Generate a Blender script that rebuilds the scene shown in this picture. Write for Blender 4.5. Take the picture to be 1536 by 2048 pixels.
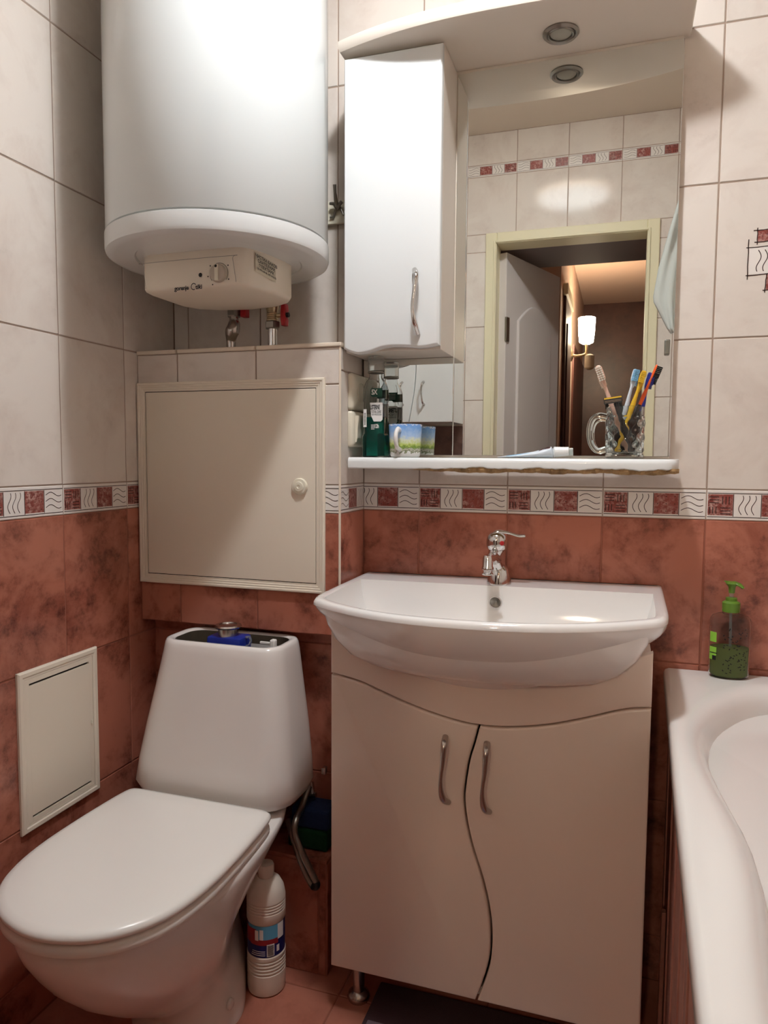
import bpy, bmesh, math, random
import numpy as np
from mathutils import Vector, Matrix

# ------------------------------------------------------------------ camera, world, lights, exposure
for o in list(bpy.data.objects):
    bpy.data.objects.remove(o)
S = bpy.context.scene
COL = S.collection
F_PX, YAW, PITCH, ROLL = 1443.93, 0.315847, 0.0747989, 0.0067736
CAM = np.array([1.08574, -1.59945, 1.12633])
_fw = np.array([-math.sin(YAW)*math.cos(PITCH), math.cos(YAW)*math.cos(PITCH), -math.sin(PITCH)])
_rt = np.array([math.cos(YAW), math.sin(YAW), 0.0])
_up = np.cross(_rt, _fw)
_r2 = _rt*math.cos(ROLL) + _up*math.sin(ROLL)
_u2 = np.cross(_r2, _fw)
cd = bpy.data.cameras.new('camera')
cd.sensor_fit = 'HORIZONTAL'
cd.sensor_width = 36.0
cd.lens = F_PX/1536*36.0
cd.clip_start = 0.02
cam = bpy.data.objects.new('camera', cd)
COL.objects.link(cam)
M = Matrix.Identity(4)
for i in range(3):
    M[i][0], M[i][1], M[i][2], M[i][3] = _r2[i], _u2[i], -_fw[i], CAM[i]
cam.matrix_world = M
S.camera = cam


def PX(ax, c, u, v):
    """the point of the plane ax = c that the photograph shows at pixel (u, v)"""
    d = _fw + _r2*(u-768)/F_PX + _u2*(1024-v)/F_PX
    k = 'xyz'.index(ax)
    return Vector(CAM + d*((c-CAM[k])/d[k]))


W = bpy.data.worlds.new('world')
S.world = W
W.use_nodes = True
W.node_tree.nodes['Background'].inputs[0].default_value = (1.0, 0.93, 0.86, 1)
W.node_tree.nodes['Background'].inputs[1].default_value = 0.25
S.view_settings.view_transform = 'Standard'
S.view_settings.look = 'None'
S.view_settings.gamma = 1.0
S.view_settings.use_curve_mapping = False
S.view_settings.exposure = 0.38
S.cycles.use_denoising = True
S.cycles.use_light_tree = False
S.cycles.max_bounces = 9
S.cycles.transmission_bounces = 9
S.cycles.glossy_bounces = 5
S.cycles.diffuse_bounces = 7
S.cycles.use_adaptive_sampling = True
S.cycles.adaptive_threshold = 0.04
S.cycles.sample_clamp_indirect = 4.0
LAMP_STRENGTH = 410.0       # the bathroom's ceiling lamp
SCONCE_STRENGTH = 130.0     # the corridor's wall lamp

# ------------------------------------------------------------------ room measures (metres)
CEIL = 2.445
YF = -1.456                # inner face of the door wall
XR = 1.88                  # right wall, behind the bath
ZB0, ZB1 = 1.005, 1.067    # patterned border
BOX_Y, BOX_X, BOX_Z0, BOX_Z1 = -0.15, 0.512, 0.735, 1.362
NICHE_Y = -0.10
random.seed(7)

# ------------------------------------------------------------------ helpers


def lin(r, g, b):
    f = lambda c: ((c/255+0.055)/1.055)**2.4 if c > 10 else c/255/12.92
    return (f(r), f(g), f(b), 1)


def mat(name, col, rough=0.5, metal=0.0, trans=0.0, ior=1.45, emit=None, estr=0.0, spec=0.5, coat=0.0, bump=0.0, bscale=60, alpha=None):
    m = bpy.data.materials.new(name)
    m.use_nodes = True
    nt = m.node_tree
    b = nt.nodes['Principled BSDF']
    b.inputs['Base Color'].default_value = col
    b.inputs['Roughness'].default_value = rough
    b.inputs['Metallic'].default_value = metal
    b.inputs['IOR'].default_value = ior
    b.inputs['Transmission Weight'].default_value = trans
    b.inputs['Specular IOR Level'].default_value = spec
    b.inputs['Coat Weight'].default_value = coat
    if emit:
        b.inputs['Emission Color'].default_value = emit
        b.inputs['Emission Strength'].default_value = estr
    if bump:
        tc = nt.nodes.new('ShaderNodeTexCoord')
        n = nt.nodes.new('ShaderNodeTexNoise')
        n.inputs['Scale'].default_value = bscale
        n.inputs['Detail'].default_value = 4
        bp = nt.nodes.new('ShaderNodeBump')
        bp.inputs['Strength'].default_value = bump
        bp.inputs['Distance'].default_value = 0.002
        nt.links.new(tc.outputs['Object'], n.inputs['Vector'])
        nt.links.new(n.outputs['Fac'], bp.inputs['Height'])
        nt.links.new(bp.outputs['Normal'], b.inputs['Normal'])
    return m


def mottled(name, c0, c1, c2, rough, scale=5.0, bump=0.06, lo=0.42, hi=0.72, lo2=0.55, hi2=0.75, amt2=0.7):
    """a glazed tile: clouds of c1 and finer specks of c2 over c0, different on every piece"""
    m = mat(name, c0, rough)
    nt = m.node_tree
    L = nt.links.new
    b = nt.nodes['Principled BSDF']
    g = nt.nodes.new('ShaderNodeNewGeometry')
    oi = nt.nodes.new('ShaderNodeObjectInfo')
    mul = nt.nodes.new('ShaderNodeMath')
    mul.operation = 'MULTIPLY'
    mul.inputs[1].default_value = 37.0
    L(oi.outputs['Random'], mul.inputs[0])
    add = nt.nodes.new('ShaderNodeVectorMath')
    add.operation = 'ADD'
    L(g.outputs['Position'], add.inputs[0])
    L(mul.outputs[0], add.inputs[1])
    n1 = nt.nodes.new('ShaderNodeTexNoise')
    n1.inputs['Scale'].default_value = scale
    n1.inputs['Detail'].default_value = 5
    n1.inputs['Roughness'].default_value = 0.62
    n1.inputs['Distortion'].default_value = 0.4
    L(add.outputs[0], n1.inputs['Vector'])
    r1 = nt.nodes.new('ShaderNodeMapRange')
    r1.inputs['From Min'].default_value = lo
    r1.inputs['From Max'].default_value = hi
    L(n1.outputs['Fac'], r1.inputs['Value'])
    mx = nt.nodes.new('ShaderNodeMix')
    mx.data_type = 'RGBA'
    mx.inputs[6].default_value = c0
    mx.inputs[7].default_value = c1
    L(r1.outputs[0], mx.inputs[0])
    n2 = nt.nodes.new('ShaderNodeTexNoise')
    n2.inputs['Scale'].default_value = scale*4.2
    n2.inputs['Detail'].default_value = 5
    n2.inputs['Roughness'].default_value = 0.7
    L(add.outputs[0], n2.inputs['Vector'])
    r2 = nt.nodes.new('ShaderNodeMapRange')
    r2.inputs['From Min'].default_value = lo2
    r2.inputs['From Max'].default_value = hi2
    r2.inputs['To Max'].default_value = amt2
    L(n2.outputs['Fac'], r2.inputs['Value'])
    mu = nt.nodes.new('ShaderNodeMath')
    mu.operation = 'MULTIPLY'
    L(r2.outputs[0], mu.inputs[0])
    r3 = nt.nodes.new('ShaderNodeMapRange')
    r3.inputs['From Min'].default_value = lo-0.04
    r3.inputs['From Max'].default_value = hi-0.06
    L(n1.outputs['Fac'], r3.inputs['Value'])
    L(r3.outputs[0], mu.inputs[1])
    m2 = nt.nodes.new('ShaderNodeMix')
    m2.data_type = 'RGBA'
    L(mx.outputs[2], m2.inputs[6])
    m2.inputs[7].default_value = c2
    L(mu.outputs[0], m2.inputs[0])
    L(m2.outputs[2], b.inputs['Base Color'])
    if bump:
        bp = nt.nodes.new('ShaderNodeBump')
        bp.inputs['Strength'].default_value = bump
        bp.inputs['Distance'].default_value = 0.003
        L(n2.outputs['Fac'], bp.inputs['Height'])
        L(bp.outputs['Normal'], b.inputs['Normal'])
    return m


def props(o, label=None, cat=None, group=None, kind=None):
    if label: o['label'] = label
    if cat: o['category'] = cat
    if group: o['group'] = group
    if kind: o['kind'] = kind
    return o


def thing(name, loc, label, cat, group=None):
    o = bpy.data.objects.new(name, None)
    o.empty_display_size = 0.05
    o.location = loc
    COL.objects.link(o)
    return props(o, label, cat, group)


def obj(name, me, mats=None, parent=None, smooth=None):
    """one mesh object; me is a Mesh or (verts, faces) in world space"""
    if not isinstance(me, bpy.types.Mesh):
        v, f = me
        me = bpy.data.meshes.new(name)
        me.from_pydata([tuple(p) for p in v], [], [tuple(q) for q in f])
    if mats is not None and not me.materials:
        for m in (mats if isinstance(mats, (list, tuple)) else [mats]):
            me.materials.append(m)
    if smooth is not None:
        bm = bmesh.new(); bm.from_mesh(me)
        bmesh.ops.recalc_face_normals(bm, faces=bm.faces)
        for f in bm.faces: f.smooth = True
        for e in bm.edges:
            if len(e.link_faces) == 2:
                e.smooth = e.calc_face_angle(0) < math.radians(smooth)
        bm.to_mesh(me); bm.free()
    o = bpy.data.objects.new(name, me)
    COL.objects.link(o)
    if parent is not None:
        o.parent = parent
        # meshes are built in world space: take the parent's place out again
        q = parent; off = Vector((0, 0, 0))
        while q is not None:
            off += Vector(q.location); q = q.parent
        o.location = -off
    return o


def merge(*parts):
    V, Fc = [], []
    for v, f in parts:
        n = len(V)
        V += [tuple(p) for p in v]
        Fc += [tuple(i+n for i in q) for q in f]
    return V, Fc


def box(x0, x1, y0, y1, z0, z1, bev=0.0, seg=2):
    bm = bmesh.new()
    bmesh.ops.create_cube(bm, size=1)
    for v in bm.verts:
        v.co = Vector((x0 + (v.co.x+.5)*(x1-x0), y0 + (v.co.y+.5)*(y1-y0), z0 + (v.co.z+.5)*(z1-z0)))
    if bev:
        bmesh.ops.bevel(bm, geom=list(bm.edges), offset=bev, segments=seg, profile=0.5, affect='EDGES', clamp_overlap=True)
    bm.verts.index_update()
    r = ([v.co.copy() for v in bm.verts], [[v.index for v in f.verts] for f in bm.faces])
    bm.free()
    return r


def loft(rings, cap0=True, cap1=True, closed=True):
    n = len(rings[0]); V = []; Fc = []
    for r in rings: V += [Vector(p) for p in r]
    for i in range(len(rings)-1):
        for j in range(n if closed else n-1):
            k = (j+1) % n
            Fc.append((i*n+j, i*n+k, (i+1)*n+k, (i+1)*n+j))
    if cap0: Fc.append(tuple(range(n))[::-1])
    if cap1: Fc.append(tuple(range((len(rings)-1)*n, len(rings)*n)))
    return V, Fc


def circle(c, r, n=32, ry=None, a0=0.0):
    ry = r if ry is None else ry
    return [Vector((c[0]+r*math.cos(a0+2*math.pi*i/n), c[1]+ry*math.sin(a0+2*math.pi*i/n), c[2])) for i in range(n)]


def lathe(c, prof, n=40, cap0=True, cap1=True, ell=1.0):
    """profile of (radius, z above c)"""
    return loft([circle((c[0], c[1], c[2]+z), r, n, r*ell) for r, z in prof], cap0, cap1)


def rrect(x0, x1, y0, y1, r, z, n=6):
    P = []
    for cx, cy, a in ((x1-r, y1-r, 0), (x0+r, y1-r, 90), (x0+r, y0+r, 180), (x1-r, y0+r, 270)):
        for i in range(n+1):
            t = math.radians(a+90*i/n)
            P.append(Vector((cx+r*math.cos(t), cy+r*math.sin(t), z)))
    return P


def smooth_path(P, k=6):
    """Catmull-Rom through the points"""
    P = [Vector(p) for p in P]
    Q = []
    for i in range(len(P)-1):
        a, b, c, d = P[max(i-1, 0)], P[i], P[i+1], P[min(i+2, len(P)-1)]
        for j in range(k):
            t = j/k
            Q.append(0.5*((2*b)+(c-a)*t+(2*a-5*b+4*c-d)*t*t+(3*b-a-3*c+d)*t**3))
    Q.append(P[-1])
    return Q


def tube(P, R, n=12, cap=True, flat=1.0, up=None):
    P = [Vector(p) for p in P]
    if not isinstance(R, (list, tuple)): R = [R]*len(P)
    if len(R) != len(P):
        R = [float(x) for x in np.interp(np.linspace(0, 1, len(P)), np.linspace(0, 1, len(R)), R)]
    T = [(P[min(i+1, len(P)-1)]-P[max(i-1, 0)]).normalized() for i in range(len(P))]
    u = Vector(up) if up else Vector((0, 0, 1)) if abs(T[0].z) < 0.9 else Vector((0, 1, 0))
    rings = []
    for p, t, r in zip(P, T, R):
        u = (u - t*u.dot(t)).normalized()
        w = t.cross(u)
        rings.append([p + (u*math.cos(2*math.pi*i/n)*flat + w*math.sin(2*math.pi*i/n))*r for i in range(n)])
    return loft(rings, cap, cap)


def inset(poly, d):
    """2-D polygon pushed inwards by d (counter-clockwise)"""
    n = len(poly); out = []
    for i in range(n):
        a, b, c = poly[i-1], poly[i], poly[(i+1) % n]
        e1 = Vector((b[0]-a[0], b[1]-a[1])); e2 = Vector((c[0]-b[0], c[1]-b[1]))
        if e1.length < 1e-9 or e2.length < 1e-9:
            out.append(b); continue
        e1.normalize(); e2.normalize()
        n1 = Vector((-e1.y, e1.x)); n2 = Vector((-e2.y, e2.x))
        m = n1+n2
        if m.length < 1e-6: m = n1
        m.normalize()
        k = d/max(m.dot(n1), 0.5)
        out.append((b[0]+m.x*k, b[1]+m.y*k))
    return out


def slab(poly, y_back, y_front, bev=0.003, steps=3):
    """poly of (x, z), counter-clockwise seen from the front (-y); thickness along y with a rounded front edge"""
    rings = [[(x, y_back, z) for x, z in poly]]
    s = 1 if y_front < y_back else -1
    for i in range(steps+1):
        a = math.pi/2*i/steps
        q = inset(poly, bev*(1-math.cos(a))) if i else poly
        rings.append([(x, y_front+s*bev*(1-math.sin(a)), z) for x, z in q])
    return loft(rings)


def patch(c, r, a0, a1, z0, z1, n=12, ell=1.0):
    """a label on a cylinder wall"""
    V = []
    for i in range(n+1):
        a = a0+(a1-a0)*i/n
        V += [(c[0]+r*math.cos(a), c[1]+r*ell*math.sin(a), c[2]+z0), (c[0]+r*math.cos(a), c[1]+r*ell*math.sin(a), c[2]+z1)]
    return V, [(2*i, 2*i+2, 2*i+3, 2*i+1) for i in range(n)]


def ribbon(P, w):
    """flat stroke in 2-D"""
    P = [Vector(p) for p in P]; V = []
    for i, p in enumerate(P):
        t = (P[min(i+1, len(P)-1)]-P[max(i-1, 0)]).normalized()
        nrm = Vector((-t.y, t.x))*w/2
        V += [p+nrm, p-nrm]
    return V, [(2*i, 2*i+1, 2*i+3, 2*i+2) for i in range(len(P)-1)]


def text2d(s, size, align='CENTER', shear=0.0, spacing=1.0, bold=0.0):
    cu = bpy.data.curves.new('writing', 'FONT')
    cu.body = s; cu.size = size; cu.align_x = align; cu.shear = shear; cu.space_character = spacing
    cu.resolution_u = 3; cu.offset = bold*size
    t = bpy.data.objects.new('writing', cu)
    COL.objects.link(t)
    bpy.context.view_layer.update()
    dg = bpy.context.evaluated_depsgraph_get()
    me = bpy.data.meshes.new_from_object(t.evaluated_get(dg))
    r = ([(v.co.x, v.co.y) for v in me.vertices], [tuple(p.vertices) for p in me.polygons])
    bpy.data.objects.remove(t); bpy.data.curves.remove(cu); bpy.data.meshes.remove(me)
    return r


def flat_text(s, size, at, right, up, off, xs=1.0, **k):
    v, f = text2d(s, size, **k)
    r, u = Vector(right).normalized(), Vector(up).normalized()
    n = r.cross(u)
    return [Vector(at)+r*x*xs+u*y+n*off for x, y in v], f


def round_text(s, size, c, r, a_mid, z, ell=1.0, mirror=False, **k):
    v, f = text2d(s, size, **k)
    V = []
    for x, y in v:
        a = a_mid + x/r
        V.append((c[0]+r*math.cos(a), c[1]+r*ell*math.sin(a), c[2]+z+y))
    return V, f


# ------------------------------------------------------------------ materials
MT = {}
MT['tile_white'] = mottled('tile_white', lin(222, 213, 204), lin(203, 188, 178), lin(166, 152, 142), 0.10, 6.0, 0.03, 0.45, 0.8, 0.55, 0.8, 0.5)
MT['tile_red'] = mottled('tile_red', lin(178, 112, 92), lin(134, 74, 59), lin(86, 46, 38), 0.22, 7.0, 0.08, 0.44, 0.68, 0.46, 0.66, 0.85)
MT['tile_floor'] = mottled('tile_floor', lin(180, 116, 96), lin(146, 84, 67), lin(116, 64, 52), 0.35, 7.0, 0.06, 0.45, 0.75, 0.55, 0.75, 0.5)
MT['grout_white'] = mat('grout_white', lin(158, 138, 124), 0.9)
MT['grout_red'] = mat('grout_red', lin(150, 92, 74), 0.9)
MT['print_white'] = mat('print_white', lin(232, 226, 220), 0.25)
MT['print_red'] = mottled('print_red', lin(136, 66, 58), lin(112, 48, 42), lin(214, 180, 170), 0.28, 30.0, 0.0, 0.4, 0.75, 0.44, 0.62, 0.9)
MT['print_dark'] = mat('print_dark', lin(46, 22, 20), 0.4)
MT['trim_cream'] = mat('trim_cream', lin(226, 212, 194), 0.45)
MT['plaster'] = mat('plaster', lin(214, 200, 184), 0.8)
MT['cream_plastic'] = mat('cream_plastic', lin(233, 223, 206), 0.42, bump=0.03, bscale=300)
MT['ivory_plastic'] = mat('ivory_plastic', lin(224, 217, 198), 0.3)
MT['dial_grey'] = mat('dial_grey', lin(186, 172, 156), 0.35)
MT['gap_dark'] = mat('gap_dark', lin(30, 22, 18), 0.8)
MT['enamel'] = mat('enamel', lin(224, 229, 229), 0.16, coat=0.4)
MT['enamel_rim'] = mat('enamel_rim', lin(226, 228, 227), 0.22)
MT['ceramic'] = mat('ceramic', lin(240, 238, 236), 0.08, coat=0.6)
MT['ceramic_wc'] = mat('ceramic_wc', lin(236, 231, 226), 0.14, coat=0.3)
MT['seat_plastic'] = mat('seat_plastic', lin(240, 237, 231), 0.26)
MT['lacquer'] = mat('lacquer', lin(232, 216, 204), 0.28, coat=0.2)
MT['lacquer_white'] = mat('lacquer_white', lin(232, 235, 235), 0.2, coat=0.3)
MT['board_white'] = mat('board_white', lin(224, 214, 202), 0.4)
MT['chipboard'] = mottled('chipboard', lin(160, 128, 88), lin(110, 84, 54), lin(70, 50, 32), 0.9, 40, 0.5)
MT['mirror'] = mat('mirror', (0.86, 0.88, 0.85, 1), 0.004, metal=1.0)
MT['chrome'] = mat('chrome', (0.78, 0.77, 0.76, 1), 0.10, metal=1.0)
MT['chrome_dull'] = mat('chrome_dull', (0.50, 0.46, 0.43, 1), 0.26, metal=1.0)
MT['nickel_dark'] = mat('nickel_dark', (0.30, 0.28, 0.25, 1), 0.35, metal=1.0)
MT['brass'] = mat('brass', (0.60, 0.50, 0.33, 1), 0.35, metal=1.0)
MT['frosted'] = mat('frosted', lin(165, 162, 150), 0.4)
MT['red_paint'] = mat('red_paint', lin(168, 28, 34), 0.35)
MT['black_plastic'] = mat('black_plastic', lin(26, 26, 27), 0.35)
MT['ink'] = mat('ink', lin(30, 27, 26), 0.6)
MT['paper'] = mat('paper', lin(214, 205, 182), 0.5)
MT['glass'] = mat('glass', (0.97, 0.99, 0.97, 1), 0.0, trans=1.0, ior=1.47)
MT['pet'] = mat('pet', (0.97, 0.985, 0.975, 1), 0.03, trans=1.0, ior=1.18)
MT['cap_clear'] = mat('cap_clear', (0.84, 0.86, 0.84, 1), 0.18, trans=0.85, ior=1.15)
MT['mouthwash'] = mat('mouthwash', (0.02, 0.42, 0.33, 1), 0.0, trans=0.9, ior=1.1)
MT['soap_green'] = mat('soap_green', lin(136, 150, 92), 0.15, trans=0.35, ior=1.1)
MT['pump_green'] = mat('pump_green', lin(92, 128, 42), 0.32)
MT['label_white'] = mat('label_white', lin(238, 238, 236), 0.4)
MT['label_green'] = mat('label_green', lin(14, 74, 56), 0.4)
MT['label_lime'] = mat('label_lime', lin(140, 200, 70), 0.4)
MT['label_navy'] = mat('label_navy', lin(22, 30, 96), 0.45)
MT['label_sky'] = mat('label_sky', lin(92, 168, 204), 0.45)
MT['label_crimson'] = mat('label_crimson', lin(150, 34, 40), 0.45)
MT['bottle_white'] = mat('bottle_white', lin(226, 214, 200), 0.38)
MT['rubber_green'] = mat('sponge_green', lin(14, 68, 34), 0.95, bump=0.8, bscale=220)
MT['rubber_blue'] = mat('sponge_blue', lin(24, 44, 84), 0.95, bump=0.8, bscale=220)
MT['blue_plastic'] = mat('blue_plastic', lin(26, 46, 140), 0.35)
MT['water_dark'] = mat('water_dark', lin(40, 34, 26), 0.05)
MT['inside_dark'] = mat('inside_dark', lin(86, 76, 62), 0.6)
MT['bath_acrylic'] = mat('bath_acrylic', lin(238, 235, 231), 0.15, coat=0.3)
MT['mauve_board'] = mottled('mauve_board', lin(168, 116, 100), lin(142, 92, 80), lin(120, 76, 66), 0.45, 9, 0.05)
MT['rug'] = mat('rug', lin(72, 50, 54), 0.95, bump=0.9, bscale=500)
MT['rug_light'] = mat('rug_light', lin(128, 110, 120), 0.95, bump=0.9, bscale=500)
MT['door_paint'] = mat('door_paint', lin(206, 198, 194), 0.4)
MT['frame_paint'] = mat('frame_paint', lin(226, 218, 186), 0.4)
MT['dark_wood'] = mottled('dark_wood', lin(84, 48, 38), lin(60, 32, 26), lin(40, 20, 16), 0.4, 4, 0.05)
MT['warm_wall'] = mat('warm_wall', lin(206, 178, 160), 0.8)
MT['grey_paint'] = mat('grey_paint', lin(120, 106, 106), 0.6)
MT['curtain'] = mat('curtain', lin(222, 226, 222), 0.3, trans=0.2, ior=1.1)
MT['sconce_glass'] = mat('sconce_glass', lin(255, 240, 215), 0.4, emit=(1.0, 0.80, 0.58, 1), estr=SCONCE_STRENGTH)
MT['lamp_glass'] = mat('lamp_glass', lin(255, 250, 244), 0.4, emit=(0.96, 0.98, 1.0, 1), estr=LAMP_STRENGTH)
MT['dish_glass'] = mat('dish_glass', lin(255, 250, 244), 0.2, emit=(0.96, 0.98, 1.0, 1), estr=LAMP_STRENGTH*.03)
MT['brown_mottled'] = mottled('brown_mottled', lin(92, 66, 58), lin(70, 48, 42), lin(130, 104, 94), 0.35, 18, 0.05)
for nm, c in (('white', (236, 232, 220)), ('pink', (226, 186, 166)), ('yellow', (222, 178, 44)), ('orange', (228, 92, 30)), ('navy', (26, 36, 128)), ('sky', (120, 178, 216)), ('pale', (206, 216, 226))):
    MT['b_'+nm] = mat('brush_'+nm, lin(*c), 0.35)

# ------------------------------------------------------------------ tiles
_tile_cache = {}


def tile_mesh(w, h, m, t=0.006, c=0.0012):
    key = (round(w, 4), round(h, 4), m, t)
    if key not in _tile_cache:
        r = lambda y, d: [(d, y, d), (w-d, y, d), (w-d, y, h-d), (d, y, h-d)]
        v, f = loft([r(t-0.0005, 0), r(c, 0), r(0, c)], True, True)
        me = bpy.data.meshes.new('tile')
        me.from_pydata([tuple(p) for p in v], [], f)
        bm = bmesh.new(); bm.from_mesh(me); bmesh.ops.recalc_face_normals(bm, faces=bm.faces); bm.to_mesh(me); bm.free()
        me.materials.append(MT[m])
        _tile_cache[key] = me
    return _tile_cache[key]


def border_mesh(u0, u1, flip=False, w=0.2, h=0.06):
    """patterned tile: crossed strokes, upright waves, dots, lying waves; cut to u0..u1"""
    key = ('border', round(u0, 4), round(u1, 4), flip)
    if key in _tile_cache: return _tile_cache[key]
    V, Fc, I = [], [], []

    def put(v2, f, mi, off):
        n = len(V)
        for x, z in v2:
            if flip: x, z = w-x, h-z
            V.append((x, -off, z))
        for q in f:
            Fc.append(tuple(i+n for i in q)); I.append(mi)

    v, f = loft([[(0, .005, 0), (w, .005, 0), (w, .005, h), (0, .005, h)], [(0, .001, 0), (w, .001, 0), (w, .001, h), (0, .001, h)],
                 [(.001, 0, .001), (w-.001, 0, .001), (w-.001, 0, h-.001), (.001, 0, h-.001)]])
    V += [tuple(p) for p in v]; Fc += f; I += [0]*len(f)
    rect = lambda x0, x1, z0, z1: ([(x0, z0), (x1, z0), (x1, z1), (x0, z1)], [(0, 1, 2, 3)])
    put(*rect(.0015, .048, .0085, .0515), 1, .00015)
    put(*rect(.1005, .148, .0085, .0515), 1, .00015)
    for z in (.0055, .0535):
        put(*rect(.001, w-.001, z-.0007, z+.0007), 2, .0003)
    for x in (.049, .0995, .149):
        put(*rect(x-.0007, x+.0007, .007, .052), 2, .0003)
    for i in range(3):
        put(*rect(.004, .022, .046-.006*i-.0008, .046-.006*i+.0008), 2, .0003)
        put(*rect(.029+.006*i-.0008, .029+.006*i+.0008, .031, .047), 2, .0003)
        put(*rect(.005+.006*i-.0008, .005+.006*i+.0008, .012, .026), 2, .0003)
        put(*rect(.025, .044, .024-.006*i-.0008, .024-.006*i+.0008), 2, .0003)
        put(*ribbon([(.063+.0115*i+.0042*math.sin(t*math.pi*2/12*0.92+2.9), .011+.0385*t/12) for t in range(13)], .0013), 2, .0003)
        put(*ribbon([(.153+.042*t/12, .043-.0125*i+.0042*math.sin(t*math.pi*2/12*0.95-0.3)) for t in range(13)], .0013), 2, .0003)
        for j in range(3):
            cx, cz = .108+.0165*i, .014+.0155*j
            put([(cx+.0011*math.cos(k), cz+.0011*math.sin(k)) for k in (0, 1.05, 2.1, 3.14, 4.19, 5.24)], [(0, 1, 2, 3, 4, 5)], 2, .0003)
    me = bpy.data.meshes.new('border_tile')
    me.from_pydata(V, [], Fc)
    for m in ('print_white', 'print_red', 'print_dark'): me.materials.append(MT[m])
    me.polygons.foreach_set('material_index', I)
    bm = bmesh.new(); bm.from_mesh(me)
    bm.faces.ensure_lookup_table()
    for f in bm.faces:
        f.normal_update()
    for x, s in ((u0, -1), (u1, 1)):
        if 0.0005 < x < w-0.0005:
            bmesh.ops.bisect_plane(bm, geom=list(bm.verts)+list(bm.edges)+list(bm.faces), plane_co=(x, 0, 0), plane_no=(s, 0, 0), clear_outer=True)
    for v in bm.verts: v.co.x -= u0
    for f in bm.faces:
        f.normal_update()
        if f.material_index and f.normal.y > 0: f.normal_flip()
    bm.to_mesh(me); bm.free()
    _tile_cache[key] = me
    return me


def put_piece(me, name, wall, org, rotz, s, z):
    o = bpy.data.objects.new(name, me)
    COL.objects.link(o)
    o.parent = wall
    d = Vector((math.cos(rotz), math.sin(rotz), 0))
    o.location = Vector(org)+d*s+Vector((0, 0, z))
    o.rotation_euler = (0, 0, rotz)
    return o


ROWS = [(0.0, 0.099, 'tile_red'), (0.099, 0.401, 'tile_red'), (0.401, 0.703, 'tile_red'), (0.703, 1.005, 'tile_red'), (1.005, 1.067, 'B'),
        (1.067, 1.369, 'tile_white'), (1.369, 1.671, 'tile_white'), (1.671, 1.973, 'tile_white'), (1.973, 2.275, 'tile_white'), (2.275, 2.322, 'S'), (2.322, CEIL, 'tile_white')]


def tile_wall(wall, org, rotz, s0, s1, phase, zmin=0.0, zmax=CEIL, rows=ROWS, skip=None, g=0.0014, flip=False):
    """cover s0..s1 of a wall with tiles whose joints lie at phase + 0.202 n"""
    k = math.floor((s0-phase)/0.202+1e-6)
    while phase+0.202*k < s1-0.004:
        a, b = max(phase+0.202*k, s0), min(phase+0.202*(k+1), s1)
        ca = a-(phase+0.202*k)
        for z0, z1, m in rows:
            z0, z1 = max(z0, zmin), min(z1, zmax)
            if z1-z0 < 0.008 or b-a < 0.006: continue
            spans = [(a, b, z0, z1)]
            if skip:
                spans = skip(a, b, z0, z1)
            for a_, b_, c_, d_ in spans:
                if b_-a_ < 0.006 or d_-c_ < 0.006: continue
                if m == 'B':
                    put_piece(border_mesh(max(ca+a_-a-0.001, 0), min(ca+b_-a-0.001, 0.2), flip), 'border_tile', wall, org, rotz, a_+g, z0+0.001)
                elif m == 'S':
                    o = put_piece(border_mesh(max(ca+a_-a-0.001, 0), min(ca+b_-a-0.001, 0.2)), 'border_tile', wall, org, rotz, a_+g, z0+0.001)
                    o.scale = (1, 1, 0.75)
                else:
                    put_piece(tile_mesh(b_-a_-2*g, d_-c_-2*g, m), 'tile', wall, org, rotz, a_+g, c_+g)
        k += 1


def struct(name, geo, m, label=None, **k):
    o = obj(name, geo, MT[m])
    props(o, label, None, None, 'structure')
    return o


def grout_slab(name, b0, label):
    """wall body: red-brown grout below the border, grey-beige above"""
    x0, x1, y0, y1, z0, z1 = b0
    o = obj(name, merge(box(x0, x1, y0, y1, z0, min(z1, ZB0)) if z0 < ZB0 else ([], []), box(x0, x1, y0, y1, max(z0, ZB0), z1) if z1 > ZB0 else ([], [])), [MT['grout_red'], MT['grout_white']])
    for p in o.data.polygons:
        p.material_index = 0 if p.center.z < ZB0-0.001 and z0 < ZB0 else 1
    return props(o, label, None, None, 'structure')


G = 0.0016
# floor
floor = struct('floor', box(-0.05, XR+0.05, YF-0.1, 0.05, -0.05, -G), 'grout_red', 'terracotta tiled bathroom floor')
fx = [0.0, 0.253, 0.555, 0.857, 1.159, 1.461, 1.763, XR]
fy = [0.0, -0.262, -0.564, -0.866, -1.168, YF]
for i in range(len(fx)-1):
    for j in range(len(fy)-1):
        w, h = fx[i+1]-fx[i]-0.004, fy[j]-fy[j+1]-0.004
        o = bpy.data.objects.new('tile', tile_mesh(w, h, 'tile_floor'))
        COL.objects.link(o); o.parent = floor
        o.rotation_euler = (-math.pi/2, 0, 0)
        o.location = (fx[i]+0.002, fy[j+1]+0.002+h, 0)
        o.rotation_euler = (-math.pi/2, 0, 0)
        o.location = (fx[i]+0.002, fy[j+1]+0.002, 0)
for o in floor.children:      # local (x, y out of the wall, z) -> (x, z, -y): faces up
    o.matrix_local = Matrix(((1, 0, 0, o.location.x), (0, 0, 1, o.location.y), (0, -1, 0, 0), (0, 0, 0, 1)))
struct('ceiling', box(-0.05, XR+0.05, YF-0.1, 0.05, CEIL, CEIL+0.05), 'plaster', 'plain off-white bathroom ceiling')

# wall with the mirror
wall_back = grout_slab('wall_back', (-0.05, XR+0.05, G, 0.1, 0, CEIL), 'tiled wall behind the mirror and washbasin')
X0, PIT = 0.6475, 0.202


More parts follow.
